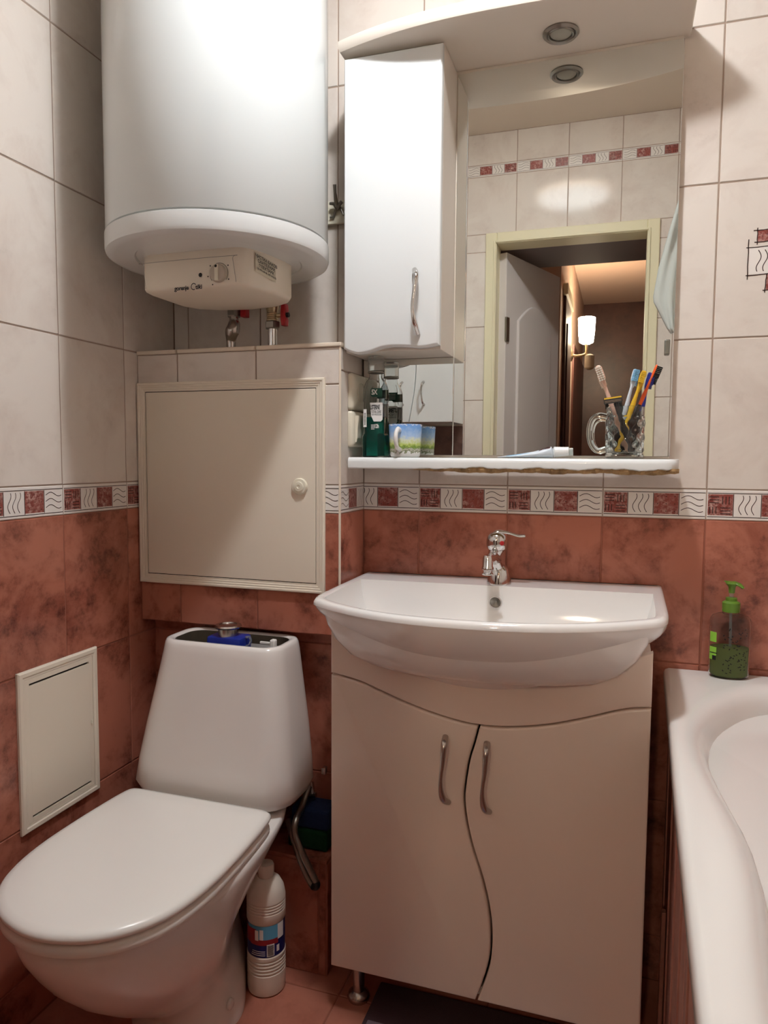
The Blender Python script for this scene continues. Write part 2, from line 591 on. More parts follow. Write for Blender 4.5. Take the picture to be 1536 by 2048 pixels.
def back_skip(a, b, z0, z1):      # the duct box and the niche hide the lower left of this wall
    if b <= BOX_X+0.01 and z1 <= BOX_Z1: return []
    if a < BOX_X and z0 < BOX_Z1: return [(max(a, BOX_X), b, z0, z1)] if z1 <= BOX_Z1+0.01 else [(a, b, max(z0, BOX_Z1), z1)]
    return [(a, b, z0, z1)]


tile_wall(wall_back, (0, 0, 0), 0.0, 0.0, XR, X0-4*PIT, skip=back_skip)
# printed motif on the tile right of the mirror
dx, dz = 1.311, 1.488
MV, MF, MI = [], [], []


def motif(v2, f, mi, off=0.0006):
    n = len(MV)
    for x, z in v2: MV.append((dx+x, -off, dz+z))
    for q in f: MF.append(tuple(i+n for i in q)); MI.append(mi)


rc = lambda x0, x1, z0, z1: ([(x0, z0), (x1, z0), (x1, z1), (x0, z1)], [(0, 1, 2, 3)])
motif(*rc(.015, .055, .063, .086), 0, .0004)
motif(*rc(.002, .050, .002, .054), 1, .0004)
motif(*rc(.034, .070, -.030, .0), 0, .0004)
for (a, b) in (((-.004, .0535), (.056, .0545)), ((-.003, .0), (.058, .002)), ((.0, -.008), (.0, .070)), ((.051, -.004), (.051, .058)),
               ((.008, .0855), (.062, .0875)), ((.010, .063), (.06, .065)), ((.015, .058), (.015, .091)), ((.056, .058), (.056, .09)),
               ((.034, .002), (.032, -.034)), ((.028, -.030), (.074, -.028)), ((.070, .004), (.070, -.034))):
    p = [(a[0]+(b[0]-a[0])*t/6+.0004*math.sin(t*2.1), a[1]+(b[1]-a[1])*t/6+.0004*math.cos(t*1.7)) for t in range(7)]
    motif(*ribbon(p, .0018), 2)
for i in range(3):
    motif(*ribbon([(.019+.0115*i-.004*math.sin(t*math.pi*2/12*.95+.6), .007+.041*t/12) for t in range(13)], .0016), 2)
for i in range(4):
    motif([(.024+.008*i+.001*math.cos(k), .074+.003*(i % 2)+.001*math.sin(k)) for k in (0, 1.05, 2.1, 3.14, 4.19, 5.24)], [(0, 1, 2, 3, 4, 5)], 2)
o = obj('tile_motif', (MV, MF), [MT['print_red'], MT['print_white'], MT['print_dark']], wall_back)
o.data.polygons.foreach_set('material_index', MI)

# left wall
wall_left = grout_slab('wall_left', (-0.1, -G, YF-0.1, 0.05, 0, CEIL), 'tiled wall on the toilet side')
tile_wall(wall_left, (0, 0, 0), math.pi/2, YF, 0.0, -0.1958-7*PIT)
# right wall (behind the bath) and the door wall
wall_right = grout_slab('wall_right', (XR+G, XR+0.1, YF-0.1, 0.05, 0, CEIL), 'tiled wall along the bath')
tile_wall(wall_right, (XR, 0, 0), -math.pi/2, 0.0, -YF, 0.0, zmin=0.5)
DX0, DX1, DZ = 0.578, 1.157, 2.0
wall_front = props(obj('wall_front', merge(box(-0.1, DX0-.045, YF-0.1, YF-G, 0, CEIL), box(DX1+.045, XR+0.1, YF-0.1, YF-G, 0, CEIL), box(DX0-.045, DX1+.045, YF-0.1, YF-G, DZ+.045, CEIL)), MT['grout_white']), 'tiled wall around the doorway, seen in the mirror', None, None, 'structure')


def front_skip(a, b, z0, z1):     # s runs along -x from XR
    xa, xb = XR-b, XR-a
    lo, hi = DX0-.04, DX1+.04
    out = []
    if z1 > DZ+.045 and z0 < DZ+.045 and xb > lo and xa < hi:
        out.append((a, b, DZ+.045, z1)); z1 = DZ+.045
    if z0 >= DZ+.044 or xb <= lo or xa >= hi:
        return out+[(a, b, z0, z1)]
    if xa < lo: out.append((XR-lo, b, z0, z1))
    if xb > hi: out.append((a, XR-hi, z0, z1))
    return out


tile_wall(wall_front, (XR, YF, 0), math.pi, 0.0, XR, XR-0.8556-8*PIT, skip=front_skip, rows=ROWS[4:])

# duct box with the hatch, niche behind the cistern, low step
wall_duct = grout_slab('wall_duct', (0, BOX_X-G, BOX_Y+G, 0.0, BOX_Z0, BOX_Z1), 'tiled duct box above the toilet with the hatch in it')
brow = [(BOX_Z0, 1.005, 'tile_red'), (1.005, 1.067, 'B'), (1.067, 1.283, 'tile_white'), (1.283, BOX_Z1, 'tile_white')]
tile_wall(wall_duct, (0, BOX_Y, 0), 0.0, 0.0, BOX_X-.001, 0.109-PIT, rows=brow)
srow = [(BOX_Z0, 1.005, 'tile_red'), (1.005, 1.067, 'B'), (1.067, 1.313, 'tile_white'), (1.313, BOX_Z1, 'tile_white')]
tile_wall(wall_duct, (BOX_X, 0, 0), math.pi/2, BOX_Y+.001, 0.0, BOX_Y+.001, rows=srow, flip=True)
for a, b in ((0.0, 0.1085), (0.1105, 0.3105), (0.3125, BOX_X+.004)):
    obj('ledge_tile', box(a+.001, b-.001, BOX_Y-.004, -.001, BOX_Z1, BOX_Z1+.009, .002), MT['trim_cream'], wall_duct)
props(obj('trim_1', box(BOX_X-.003, BOX_X+.0015, BOX_Y-.0015, BOX_Y+.003, BOX_Z0, BOX_Z1, .001), MT['trim_cream']), 'cream edge strip on the corner of the duct box', None, None, 'structure')
wall_niche = grout_slab('wall_niche', (0, BOX_X-G, NICHE_Y+G, 0.0, 0.0, BOX_Z0), 'dark tiled wall of the niche behind the cistern')
tile_wall(wall_niche, (0, NICHE_Y, 0), 0.0, 0.0, BOX_X-.001, 0.145-PIT, rows=[(0.265, 0.401, 'tile_red'), (0.401, 0.703, 'tile_red'), (0.703, BOX_Z0, 'tile_red')])
tile_wall(wall_niche, (BOX_X, 0, 0), math.pi/2, NICHE_Y+.001, 0.0, NICHE_Y+.001, rows=[(0.0, 0.401, 'tile_red'), (0.401, 0.703, 'tile_red'), (0.703, BOX_Z0, 'tile_red')])
STEP_Y, STEP_Z = -0.22, 0.262
wall_step = grout_slab('wall_step', (0, BOX_X-G, STEP_Y+G, NICHE_Y, 0.0, STEP_Z-G), 'low tiled step against the niche wall')
tile_wall(wall_step, (0, STEP_Y, 0), 0.0, 0.0, BOX_X-.003, 0.29-PIT, rows=[(0.0, STEP_Z-.008, 'tile_red')])
tile_wall(wall_step, (BOX_X, 0, 0), math.pi/2, STEP_Y+.001, NICHE_Y, STEP_Y+.001, rows=[(0.0, STEP_Z-.008, 'tile_red')])
for a, b in ((0.0, 0.14), (0.142, 0.328), (0.33, BOX_X)):
    obj('step_tile', box(a+.001, b-.001, STEP_Y-.002, NICHE_Y-.001, STEP_Z-.008, STEP_Z, .0015), MT['tile_red'], wall_step)

# ------------------------------------------------------------------ doorway and corridor (seen in the mirror)
fr = [box(DX0-.045, DX0, YF-.10, YF+.012, 0, DZ+.045, .004), box(DX1, DX1+.045, YF-.10, YF+.012, 0, DZ+.045, .004), box(DX0, DX1, YF-.10, YF+.012, DZ, DZ+.045, .004),
      box(DX0-.012, DX0-.004, YF+.008, YF+.017, 0, DZ+.012, .002), box(DX1+.004, DX1+.012, YF+.008, YF+.017, 0, DZ+.012, .002), box(DX0-.004, DX1+.004, YF+.008, YF+.017, DZ+.004, DZ+.012, .002)]
props(obj('trim_2', merge(*fr), MT['frame_paint']), 'cream painted frame of the doorway, seen in the mirror', None, None, 'structure')
# door leaf, swung out into the corridor
leaf = bpy.data.objects.new('door_1', None); COL.objects.link(leaf)
leaf.location = (DX0+.012, YF-.075, 0); leaf.rotation_euler = (0, 0, math.radians(-70))
props(leaf, 'pale panelled bathroom door standing open, seen in the mirror', None, None, 'structure')


def leafpart(name, geo, m, sm=None):
    o = obj(name, geo, MT[m]); o.parent = leaf
    return o


LW = 0.52
leafpart('leaf', box(0, LW, -.02, .02, .01, 1.985, .003), 'door_paint')
pan = [(.10, .16), (LW-.10, .16), (LW-.10, .86), (.10, .86)]
for z0, z1, arch in ((.95, 1.72, .08), (.16, .82, 0)):
    poly = [(.10, z0), (LW-.10, z0), (LW-.10, z1)] + ([(LW-.10-(LW-.2)*t/10, z1+arch*math.sin(math.pi*t/10)) for t in range(1, 10)] if arch else []) + [(.10, z1)]
    v, f = slab(poly, -.02, -.030, .006)
    leafpart('panel', ([(x, -y, z) for x, y, z in v], f), 'door_paint')
    leafpart('panel', (v, f), 'door_paint')
leafpart('hinge', box(-.004, .024, .018, .026, 1.62, 1.72, .001), 'nickel_dark')
leafpart('hinge', box(-.004, .024, .018, .026, .25, .35, .001), 'nickel_dark')
struct('floor_corridor', box(-.05, 2.1, -5.3, YF-.1, -.05, 0), 'dark_wood', 'brown corridor floor beyond the doorway')
struct('ceiling_corridor', box(-.05, 2.1, -5.3, -1.90, 2.5, 2.55), 'warm_wall', 'corridor ceiling lit by the wall lamp')
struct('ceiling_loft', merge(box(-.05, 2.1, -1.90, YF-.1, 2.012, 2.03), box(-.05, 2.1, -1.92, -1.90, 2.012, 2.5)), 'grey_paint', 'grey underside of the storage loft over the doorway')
struct('wall_corridor_end', box(-.05, 2.1, -5.3, -5.22, 0, 2.5), 'dark_wood', 'dark wooden end of the corridor')
struct('wall_corridor_left', merge(box(.40, .45, -2.75, YF-.1, 0, 2.5), box(.40, .731, -2.8, -2.75, 0, 2.5), box(.68, .731, -5.22, -2.8, 0, 2.5)), 'warm_wall', 'corridor wall carrying the lamp')
struct('wall_corridor_right', box(2.0, 2.05, -5.25, YF-.1, 0, 2.5), 'dark_wood', 'dark corridor wall opposite the lamp')
dd = props(obj('door_2', box(.732, .748, -3.42, -2.95, 0, 2.10, .003), MT['dark_wood']), 'dark wooden door in the corridor beside the lamp', None, None, 'structure')
obj('door_panel', box(.747, .756, -3.34, -3.03, 1.05, 1.95, .003), MT['dark_wood'], dd)
struct('trim_3', box(.732, .760, -3.46, -2.91, 2.10, 2.165, .003), 'frame_paint', 'pale rail over the dark corridor door')
struct('trim_4', box(.732, .744, -5.2, -3.85, 0, 1.95), 'dark_wood', 'dark wooden panelling along the corridor')
SY = -3.6
sc = thing('wall_sconce', (.732, SY, 1.84), 'lit frosted glass wall lamp in the corridor, seen in the mirror', 'lamp')
obj('arm', tube(smooth_path([(.735, SY, 1.84), (.78, SY, 1.83), (.838, SY, 1.845), (.838, SY, 1.91)]), .010), MT['brass'], sc)
v, f = lathe((0, 0, 0), [(.045, 0), (.045, .012), (.025, .022)], 20)
obj('wall_plate', ([(.732+p[2], SY+p[0], 1.84+p[1]) for p in v], f), MT['brass'], sc)
obj('shade', lathe((.838, SY, 1.908), [(.025, 0), (.046, .012), (.053, .075), (.057, .174), (.053, .177), (.049, .075), (.037, .015)], 24, True, True), MT['sconce_glass'], sc, 60)
obj('pendant', lathe((.862, SY, 1.735), [(.015, 0), (.032, .012), (.032, .094), (.012, .106)], 16), MT['frosted'], sc, 50)

# cabinet on the door wall and the strip below it (seen in the lower mirror)
wc = thing('wall_cabinet', (.22, -1.35, 1.27), 'white two-door wall cabinet left of the doorway, seen in the mirror', 'cabinet')
obj('body', box(.004, .448, YF+.003, -1.268, 1.27, 1.95, .002), MT['lacquer_white'], wc)
seam = [(.276+.020*math.sin((z-1.27)*9.0-.4), z) for z in np.linspace(1.27, 1.95, 24)]
for side in (0, 1):
    poly = ([(.005, 1.27)]+[(x-.0015, z) for x, z in seam]+[(.005, 1.95)]) if side == 0 else ([(x+.0015, z) for x, z in seam][::-1]+[(.447, 1.27), (.447, 1.95)])
    if side == 1: poly = [(.447, 1.95)]+[(x+.0015, z) for x, z in seam][::-1]+[(.447, 1.27)]
    v, f = slab(poly, -1.268, -1.25, .003)
    d = obj('door', (v, f), MT['lacquer_white'], wc, 40)
    hx = .240 if side == 0 else .328
    obj('handle', tube(smooth_path([(hx, -1.25, 1.43), (hx, -1.228, 1.42), (hx-.003, -1.226, 1.39), (hx+.002, -1.228, 1.35), (hx+.003, -1.25, 1.34)]), [.005, .004, .003, .004, .005], 8), MT['chrome_dull'], d)
pn = props(obj('wall_panel', box(.004, .448, YF+.001, YF+.014, 1.0, 1.262, .001), MT['brown_mottled']), 'dark brown mottled panel under the white wall cabinet, in the mirror', 'panel')  # dark brown mottled sheet set over the wall tiles below the cabinet

# shower curtain hanging by the bath, seen at the mirror's right edge
cu = thing('shower_curtain', (1.30, -1.25, 2.2), 'pale translucent shower curtain gathered beside the bath, at the mirror edge', 'curtain')
obj('rod', tube([(1.30, YF+.004, 2.2), (1.30, -.004, 2.2)], .009, 12), MT['chrome_dull'], cu)
rows_ = []
for i in range(34):
    z = 2.19-.62*i/33
    xl = np.interp(z, [1.56, 1.58, 1.69, 1.80, 1.92, 2.07, 2.2], [1.250, 1.232, 1.176, 1.192, 1.222, 1.262, 1.285])
    xr = np.interp(z, [1.56, 1.60, 1.69, 2.2], [1.256, 1.275, 1.33, 1.345])
    rows_.append([(xl+(xr-xl)*u, -1.20+.012*math.sin(u*9+z*7)+.006*math.sin(u*21), z) for u in np.linspace(0, 1, 30)])
cl = obj('cloth', loft(rows_, False, False, False), MT['curtain'], cu, 80)
md = cl.modifiers.new('thick', 'SOLIDIFY'); md.thickness = 0.0012
obj('clip', box(1.222, 1.240, -1.262, -1.232, 1.50, 1.555, .004), MT['nickel_dark'], cu)

# ceiling lamp of the bathroom
LX, LY = 0.82, -0.665
lamp = thing('ceiling_lamp', (LX, LY, CEIL), 'round frosted ceiling lamp lighting the bathroom', 'lamp')
obj('base', lathe((LX, LY, CEIL-.022), [(.05, 0), (.06, .004), (.06, .022)], 40), MT['lacquer_white'], lamp, 40)
obj('glass_dish', lathe((LX, LY, CEIL-.03), [(.05, -.014), (.10, -.010), (.14, 0), (.165, .010), (.168, .014), (.164, .013), (.138, .004), (.098, -.007), (.05, -.011)], 56, False, False), MT['dish_glass'], lamp, 60)
obj('bulb_cover', lathe((LX, LY, CEIL-.042), [(.002, -.012), (.025, -.0105), (.042, -.0065), (.050, -.001), (.051, .004), (.046, .008), (.02, .009)], 40), MT['lamp_glass'], lamp, 60)

# ------------------------------------------------------------------ vanity
VX0, VX1, VYF, VZ0 = 0.557, 1.148, -0.31, 0.10
van = thing('vanity_cabinet', (.8525, -.15, 0), 'beige pink lacquered vanity with wavy double doors under the washbasin', 'cabinet')
obj('body', merge(box(VX0+.002, VX0+.018, -.291, -.012, VZ0, .79), box(VX1-.018, VX1-.002, -.291, -.012, VZ0, .79), box(VX0+.018, VX1-.018, -.291, -.012, VZ0, VZ0+.016), box(VX0+.018, VX1-.018, -.02, -.012, VZ0+.016, .66)), MT['lacquer'], van)
pc = [(VX0, .703), (.60, .697), (.628, .690), (.665, .677), (.707, .663), (.758, .649), (.808, .639), (.852, .635), (.906, .638), (.975, .651), (1.042, .672), (1.085, .688), (1.115, .697), (VX1, .702)]
pcs = [(p.x, p.y) for p in smooth_path([(x, z, 0) for x, z in pc], 4)]
sk = [(VX0, .795), (.60, .778), (.654, .754), (.757, .727), (.857, .717), (.932, .720), (.996, .732), (1.083, .765), (VX1, .801)]
sks = [(p.x, p.y) for p in smooth_path([(x, z, 0) for x, z in sk], 4)]
obj('front_panel', slab([(x, z+.0018) for x, z in pcs]+[(x, z+.012*(1-min(1, abs(x-.8525)/.296)**3)-.003*min(1, abs(x-.8525)/.296)**3) for x, z in sks[::-1]], -.292, VYF, .003), MT['lacquer'], van, 40)
sp = [(.851, .634), (.843, .60), (.834, .567), (.827, .518), (.8255, .489), (.831, .448), (.843, .40), (.863, .341), (.876, .286), (.881, .237), (.879, .186), (.868, .14), (.855, VZ0)]
sps = [(p.x, p.y) for p in smooth_path([(x, z, 0) for x, z in sp], 4)]
for side in (0, 1):
    if side == 0:
        top = [(x, z-.0018) for x, z in pcs if x < .8455]+[(.8485, .6335)]
        poly = [(VX0, VZ0)]+[(x-.002, z) for x, z in sps[::-1]][:-1]+top[::-1]
        hp = [(.789, .607), (.7905, .597), (.789, .565), (.7862, .535), (.7868, .512), (.791, .494), (.797, .481)]
    else:
        top = [(.8535, .6335)]+[(x, z-.0018) for x, z in pcs if x > .856]
        poly = [(x+.002, z) for x, z in sps][1:]+[(VX1, VZ0)]+top[::-1]
        hp = [(.867, .605), (.8685, .594), (.8675, .56), (.8645, .53), (.8642, .508), (.868, .488), (.8745, .475)]
    d = obj('door', slab(poly, -.2915, VYF, .004), MT['lacquer'], van, 35)
    n = len(hp)
    yy = [-.312, -.330, -.334, -.335, -.334, -.330, -.312]
    obj('handle', tube(smooth_path([(x, yy[i], z) for i, (x, z) in enumerate(hp)], 5), [.0058, .0062, .0056, .0042, .0036, .0044, .0060, .0062, .0050], 12), MT['chrome_dull'], d, 60)
for lx, ly in ((.598, -.255), (1.108, -.255), (.598, -.055), (1.108, -.055)):
    obj('leg', lathe((lx, ly, 0), [(.022, 0), (.024, .006), (.021, .014), (.0125, .02), (.0125, .085), (.02, .09), (.02, .10)], 24), MT['chrome_dull'], van, 40)

# ------------------------------------------------------------------ washbasin
BX, BZ = 0.848, 0.8615
tilt = lambda x: (x-BX)*0.0108
bas = thing('washbasin', (BX, -.2, BZ-.15), 'white ceramic washbasin with bowed front on the vanity', 'washbasin')


def basin_outline(hw=.325, front=.458, side=.325, n=60):
    P = []
    for i in range(7): P.append((-hw+.004*(i/6), -.004-(side-.004)*i/6))      # left side, back to front
    for i in range(1, n):
        t = i/n
        x = -hw+.004+(2*hw-.008)*t
        s = 1-abs(2*t-1)**2.35
        P.append((x, -side-(front-side)*s))
    for i in range(7): P.append((hw-.004*(1-i/6), -side+(side-.004)*i/6))
    return P


def soften(P, k=2, w=.5):
    for _ in range(k):
        P = [P[0]]+[((1-w)*P[i][0]+w*(P[i-1][0]+P[i+1][0])/2, (1-w)*P[i][1]+w*(P[i-1][1]+P[i+1][1])/2) for i in range(1, len(P)-1)]+[P[-1]]
    return P


out0 = soften(basin_outline(.328, .46, .338), 2)


def bring(dx_, dy_, dz_, yb=-.004):
    """outline ring: pulled in by dx_ at the sides and dy_ at the front, dropped by dz_ (function of x)"""
    R = []
    for x, y in out0:
        fx_ = x*(1-dx_/.325)
        fy_ = yb+(y+.004)*((.458-dy_+yb)/.454)
        z = BZ-(dz_(x) if callable(dz_) else dz_)
        R.append((BX+fx_, fy_, z+tilt(BX+fx_)))
    return R


dep = lambda x: .062+.094*(1-min(1, abs(x)/.32)**2.2)
skirt = []
for s in (1.0, .93, .84, .72, .58, .44, .31, .19, .10, .05, .02):
    g = s**2.0
    skirt.append(bring(.027*s**2.6, .158*g**.82, lambda x, s=s: .006+dep(x)*s))
rimr = [bring(-.0005, -.0005, .012), bring(0, 0, .006), bring(.003, .003, .0015), bring(.008, .008, 0), bring(.016, .017, .001)]
bowl = []
for s in (0.0, .04, .10, .2, .35, .55, .75, .9, 1.0):
    g = s**1.7
    bowl.append(bring(.022+.14*g, .024+.11*g, lambda x, s=s: .002+.135*math.sin(s*math.pi/2)**.9, yb=-.098-.085*g))
under = [bring(.12, .24, lambda x: .10+dep(x)*.72, yb=-.02)]
rings = under+skirt+rimr+bowl
obj('bowl', loft(rings, True, True), MT['ceramic'], bas, 50)
ov = Vector((.847, -.116, .829))
rr = []
for r_, d_ in ((.0135, -.0030), (.0135, -.0055), (.0115, -.0055), (.0105, .001)):
    rr.append([ov+Vector((r_*math.cos(a), d_-.25*r_*math.sin(a)*1.0+.0, r_*math.sin(a))) for a in np.linspace(0, 2*math.pi, 25)[:-1]])
obj('overflow_ring', loft(rr, False, False), MT['chrome_dull'], bas, 40)
obj('overflow_hole', loft([[ov+Vector((.0115*math.cos(a), -.0035-.25*.0115*math.sin(a), .0115*math.sin(a))) for a in np.linspace(0, 2*math.pi, 25)[:-1]], [ov+Vector((.002*math.cos(a), .004, .002*math.sin(a))) for a in np.linspace(0, 2*math.pi, 25)[:-1]]], False, True), MT['nickel_dark'], bas)

# ------------------------------------------------------------------ faucet
fa = thing('faucet', (.846, -.072, BZ), 'chrome single-lever tap at the back of the washbasin', 'tap')
fc = (.846, -.072, BZ-.002)
obj('base', lathe(fc, [(.0262, 0), (.0262, .004), (.0245, .012), (.023, .022), (.0205, .030), (.0165, .037), (.011, .042)], 32), MT['chrome'], fa, 50)
obj('neck', tube(smooth_path([(.846, -.074, BZ+.028), (.840, -.085, BZ+.045), (.838, -.088, BZ+.062), (.842, -.084, BZ+.076)]), [.013, .0125, .0135, .016], 20), MT['chrome'], fa, 60)
obj('spout', tube(smooth_path([(.840, -.086, BZ+.052), (.838, -.115, BZ+.061), (.838, -.150, BZ+.061), (.838, -.166, BZ+.058)]), [.013, .012, .011, .0105], 20), MT['chrome'], fa, 60)
obj('aerator', lathe((.8375, -.166, BZ+.031), [(.0095, 0), (.0115, .001), (.0115, .003), (.0085, .006), (.0085, .010), (.0120, .012), (.0120, .015), (.0105, .018), (.0105, .034), (.008, .040)], 24), MT['chrome'], fa, 40)
hd = (.842, -.084, BZ+.072)
obj('head', lathe(hd, [(.017, 0), (.0205, .004), (.022, .010), (.022, .022), (.0195, .031), (.013, .037), (.004, .039)], 32), MT['chrome'], fa, 50)
obj('lever', tube(smooth_path([(.831, -.088, BZ+.098), (.842, -.086, BZ+.110), (.862, -.083, BZ+.110), (.885, -.080, BZ+.104), (.900, -.078, BZ+.104)]), [.010, .011, .0085, .0058, .0066, .006], 16, flat=.5, up=(0, 0, 1)), MT['chrome'], fa, 60)
bt = obj('hot_mark', lathe((0, 0, 0), [(.005, 0), (.005, .002), (.003, .003)], 16), MT['red_paint'], fa)
for v in bt.data.vertices: v.co = Vector((.8545+v.co.x*.85+v.co.z*.5, -.1005+v.co.x*.5-v.co.z*.9, BZ+.089+v.co.y))

# ------------------------------------------------------------------ mirror cabinet
mc = thing('mirror_cabinet', (.85, -.01, 1.10), 'white mirror unit with side cupboard, lit canopy and chipped shelf', 'cabinet')
MY = -.018
obj('back_board', box(.516, 1.1785, -.0145, -.002, 1.128, 1.955, .001), MT['board_white'], mc)
obj('mirror_pane', box(.7295, 1.1800, MY, -.0147, 1.133, 1.9475, .0006, 1), MT['mirror'], mc)
obj('mirror_pane', box(.518, .7280, MY, -.0147, 1.133, 1.349, .0006, 1), MT['mirror'], mc)
obj('cupboard', box(.5185, .727, -.1335, -.0147, 1.350, 1.953, .0015), MT['board_white'], mc)
db = [(.518, 1.357), (.533, 1.349), (.552, 1.344), (.576, 1.347), (.60, 1.354), (.625, 1.357), (.66, 1.355), (.69, 1.352), (.727, 1.357)]
DY0, DY1 = -.1345, -.1500
dbs = [(p.x, p.y) for p in smooth_path([(x, z, 0) for x, z in db], 4)]
dd_ = obj('door', slab(dbs+[(.727, 1.946), (.518, 1.946)], DY0, DY1, .006, 4), MT['lacquer_white'], mc, 40)
hp = [(829, 540), (832, 552), (828, 585), (825, 612), (828, 640), (836, 667)]
hpts = []
for i, (u, v) in enumerate(hp):
    q = PX('y', (-.152, -.171, -.174, -.174, -.171, -.152)[i], u, v); hpts.append(q)
obj('handle', tube(smooth_path(hpts, 6), [.0055, .006, .005, .004, .0036, .0044, .0058, .005], 12), MT['chrome'], dd_, 60)
# canopy with its spotlight
ends, mid = .157, .207
front = [(.508+.685*t, -(ends+(mid-ends)*(1-abs(2*t-1)**2.4))) for t in np.linspace(0, 1, 31)]
cz0, cz1 = 1.9545, 1.982
ring = lambda k, z: [(.8505+(x-.8505)*(1-k/.34), min(y+k, -.001) if y < -.01 else y, z) for x, y in [(.508, -.002)]+front+[(1.193, -.002)]]
obj('canopy', loft([ring(.010, cz0), ring(.003, cz0+.003), ring(0, cz0+.010), ring(0, cz1-.004), ring(.004, cz1)]), MT['board_white'], mc, 35)
sx, sy = .950, -.096
sl = obj('spotlight', lathe((sx, sy, cz0), [(.034, .0005), (.035, -.003), (.031, -.007), (.028, -.0045), (.026, -.0045), (.0245, -.007), (.022, -.006), (.021, -.001)], 40, True, True), MT['nickel_dark'], mc, 30)
obj('lens', lathe((sx, sy, cz0-.004), [(.002, -.0035), (.010, -.003), (.018, -.0012), (.0205, .001)], 32), MT['frosted'], sl, 60)
# shelf, its lower front edge broken to bare chipboard
SH0, SH1, SHY = .513, 1.1915, -.128
prof = []
xs = np.linspace(SH0, SH1, 90)
top_r, bot_r, rag = [], [], []
sections = []
for i, x in enumerate(xs):
    endr = min((x-SH0)/.012, (SH1-x)/.03, 1.0)
    yf = SHY+.022*(1-math.sqrt(max(0, 1-(1-endr)**2)))
    t = (x-SH0)/(SH1-SH0)
    chip = 0.0 if t < .18 else min(1, (t-.18)/.2)
    zb = 1.104+chip*(.0040+.0014*math.sin(i*.37)+.0010*math.sin(i*.83+1)+.0006*math.sin(i*2.1))
    sections.append([(x, -.0195, 1.1275), (x, yf+.010, 1.1275), (x, yf+.004, 1.1262), (x, yf+.001, 1.1225), (x, yf, 1.118), (x, yf+.001, max(zb, 1.1055)), (x, yf+.004, max(zb-.002, 1.103)), (x, -.0195, 1.103)])
shelf = obj('shelf', loft(sections), MT['lacquer_white'], mc, 40)
sec2 = []
for i, x in enumerate(xs):
    t = (x-SH0)/(SH1-SH0)
    if t < .2: continue
    k = min(1, (t-.2)/.12)*min(1.0, (1.001-t)/.03+.55)
    yb_ = SHY+.006+.003*math.sin(i*1.7)*k
    zt = 1.109
    zb = 1.1030-.0055*k-.0012*math.sin(i*.31+2)*k-.0009*math.sin(i*.77)*k-.0005*math.sin(i*2.3)*k
    sec2.append([(x, -.03, zt), (x, yb_, zt), (x, yb_-.0015*k, (zt+zb)/2), (x, yb_+.003, zb), (x, -.03, zb+.001)])
obj('bare_chipboard', loft(sec2), MT['chipboard'], shelf)

# ------------------------------------------------------------------ water heater
HX, HY, HR = .287, -.255, .2235
wh = thing('water_heater', (HX, HY, 1.45), 'white cylindrical water heater hanging above the ledge', 'water heater')
obj('tank', lathe((HX, HY, 1.562), [(HR-.007, 0), (HR-.007, .0018), (HR-.0025, .0022), (HR-.002, .003), (HR-.002, .70), (HR-.02, .725), (.1, .74), (.01, .745)], 96), MT['enamel'], wh, 40)
obj('bottom_cap', lathe((HX, HY, 1.5225), [(.02, .004), (.165, .004), (.168, .001), (.205, 0), (HR-.008, .001), (HR-.002, .0045), (HR, .011), (HR, .037), (HR-.003, .0385)], 96), MT['enamel_rim'], wh, 35)
obj('bracket', box(HX-.11, HX+.11, -.036, -.001, 1.75, 1.79, .002), MT['enamel_rim'], wh)
hull = [(.157, -.20), (.157, -.318), (.160, -.334), (.170, -.342), (.182, -.344), (.372, -.344), (.383, -.340), (.393, -.328), (.404, -.300), (.412, -.262), (.417, -.22), (.417, -.19), (.40, -.165), (.36, -.14), (.29, -.128), (.22, -.14), (.175, -.165)]
hc = (.287, -.22)
cr = lambda k, z: [(hc[0]+(x-hc[0])*(1-k/.13), hc[1]+(y-hc[1])*(1-k/.124), z) for x, y in hull]
cb = obj('control_box', loft([cr(0, 1.5265), cr(0, 1.462), cr(.002, 1.4575), cr(.007, 1.4545), cr(.02, 1.4525), cr(.06, 1.4515)]), MT['cream_plastic'], wh, 38)
FY = -.3446
dialc = PX('y', FY, 438, 547)
dv, df = lathe((0, 0, 0), [(.0175, 0), (.0175, .003), (.0160, .008), (.0145, .0085)], 32)
toF = lambda p, c: Vector((c[0]+p[0], FY-p[2], c[2]+p[1]))
dl = obj('dial', ([toF(p, dialc) for p in dv], df), MT['dial_grey'], cb, 40)
obj('dial_bar', box(dialc.x-.0035, dialc.x+.0035, FY-.012, FY-.008, dialc.z-.0155, dialc.z+.0155, .001), MT['ivory_plastic'], dl)
obj('dial_mark', ([toF((.0028*math.cos(a), .0115+.0028*math.sin(a), .0123), dialc) for a in np.linspace(0, 2*math.pi, 13)[:-1]], [tuple(range(12))]), MT['ink'], dl)
rv = []
for k in range(26):
    a = math.radians(-40+260*k/25)
    rv += [toF((r_*math.cos(a), r_*math.sin(a), .0004), dialc) for r_ in (.0195, .0203)]
obj('scale_print', (rv, [(2*i, 2*i+1, 2*i+3, 2*i+2) for i in range(25)]), MT['ink'], cb)
for a in (140, 190, 235, 35, -30):
    c = dialc+Vector((.0245*math.cos(math.radians(a)), 0, .0245*math.sin(math.radians(a))))
    obj('scale_dot', ([toF((.0014*math.cos(t), .0014*math.sin(t), .0004), c) for t in np.linspace(0, 2*math.pi, 9)[:-1]], [tuple(range(8))]), MT['ink'], cb)
ip = PX('y', FY, 401, 550)
obj('indicator', ([toF((.004*math.cos(t), .0042*math.sin(t), .0006), ip) for t in np.linspace(0, 2*math.pi, 17)[:-1]], [tuple(range(16))]), MT['ink'], cb)
lp = PX('y', FY, 366, 577)
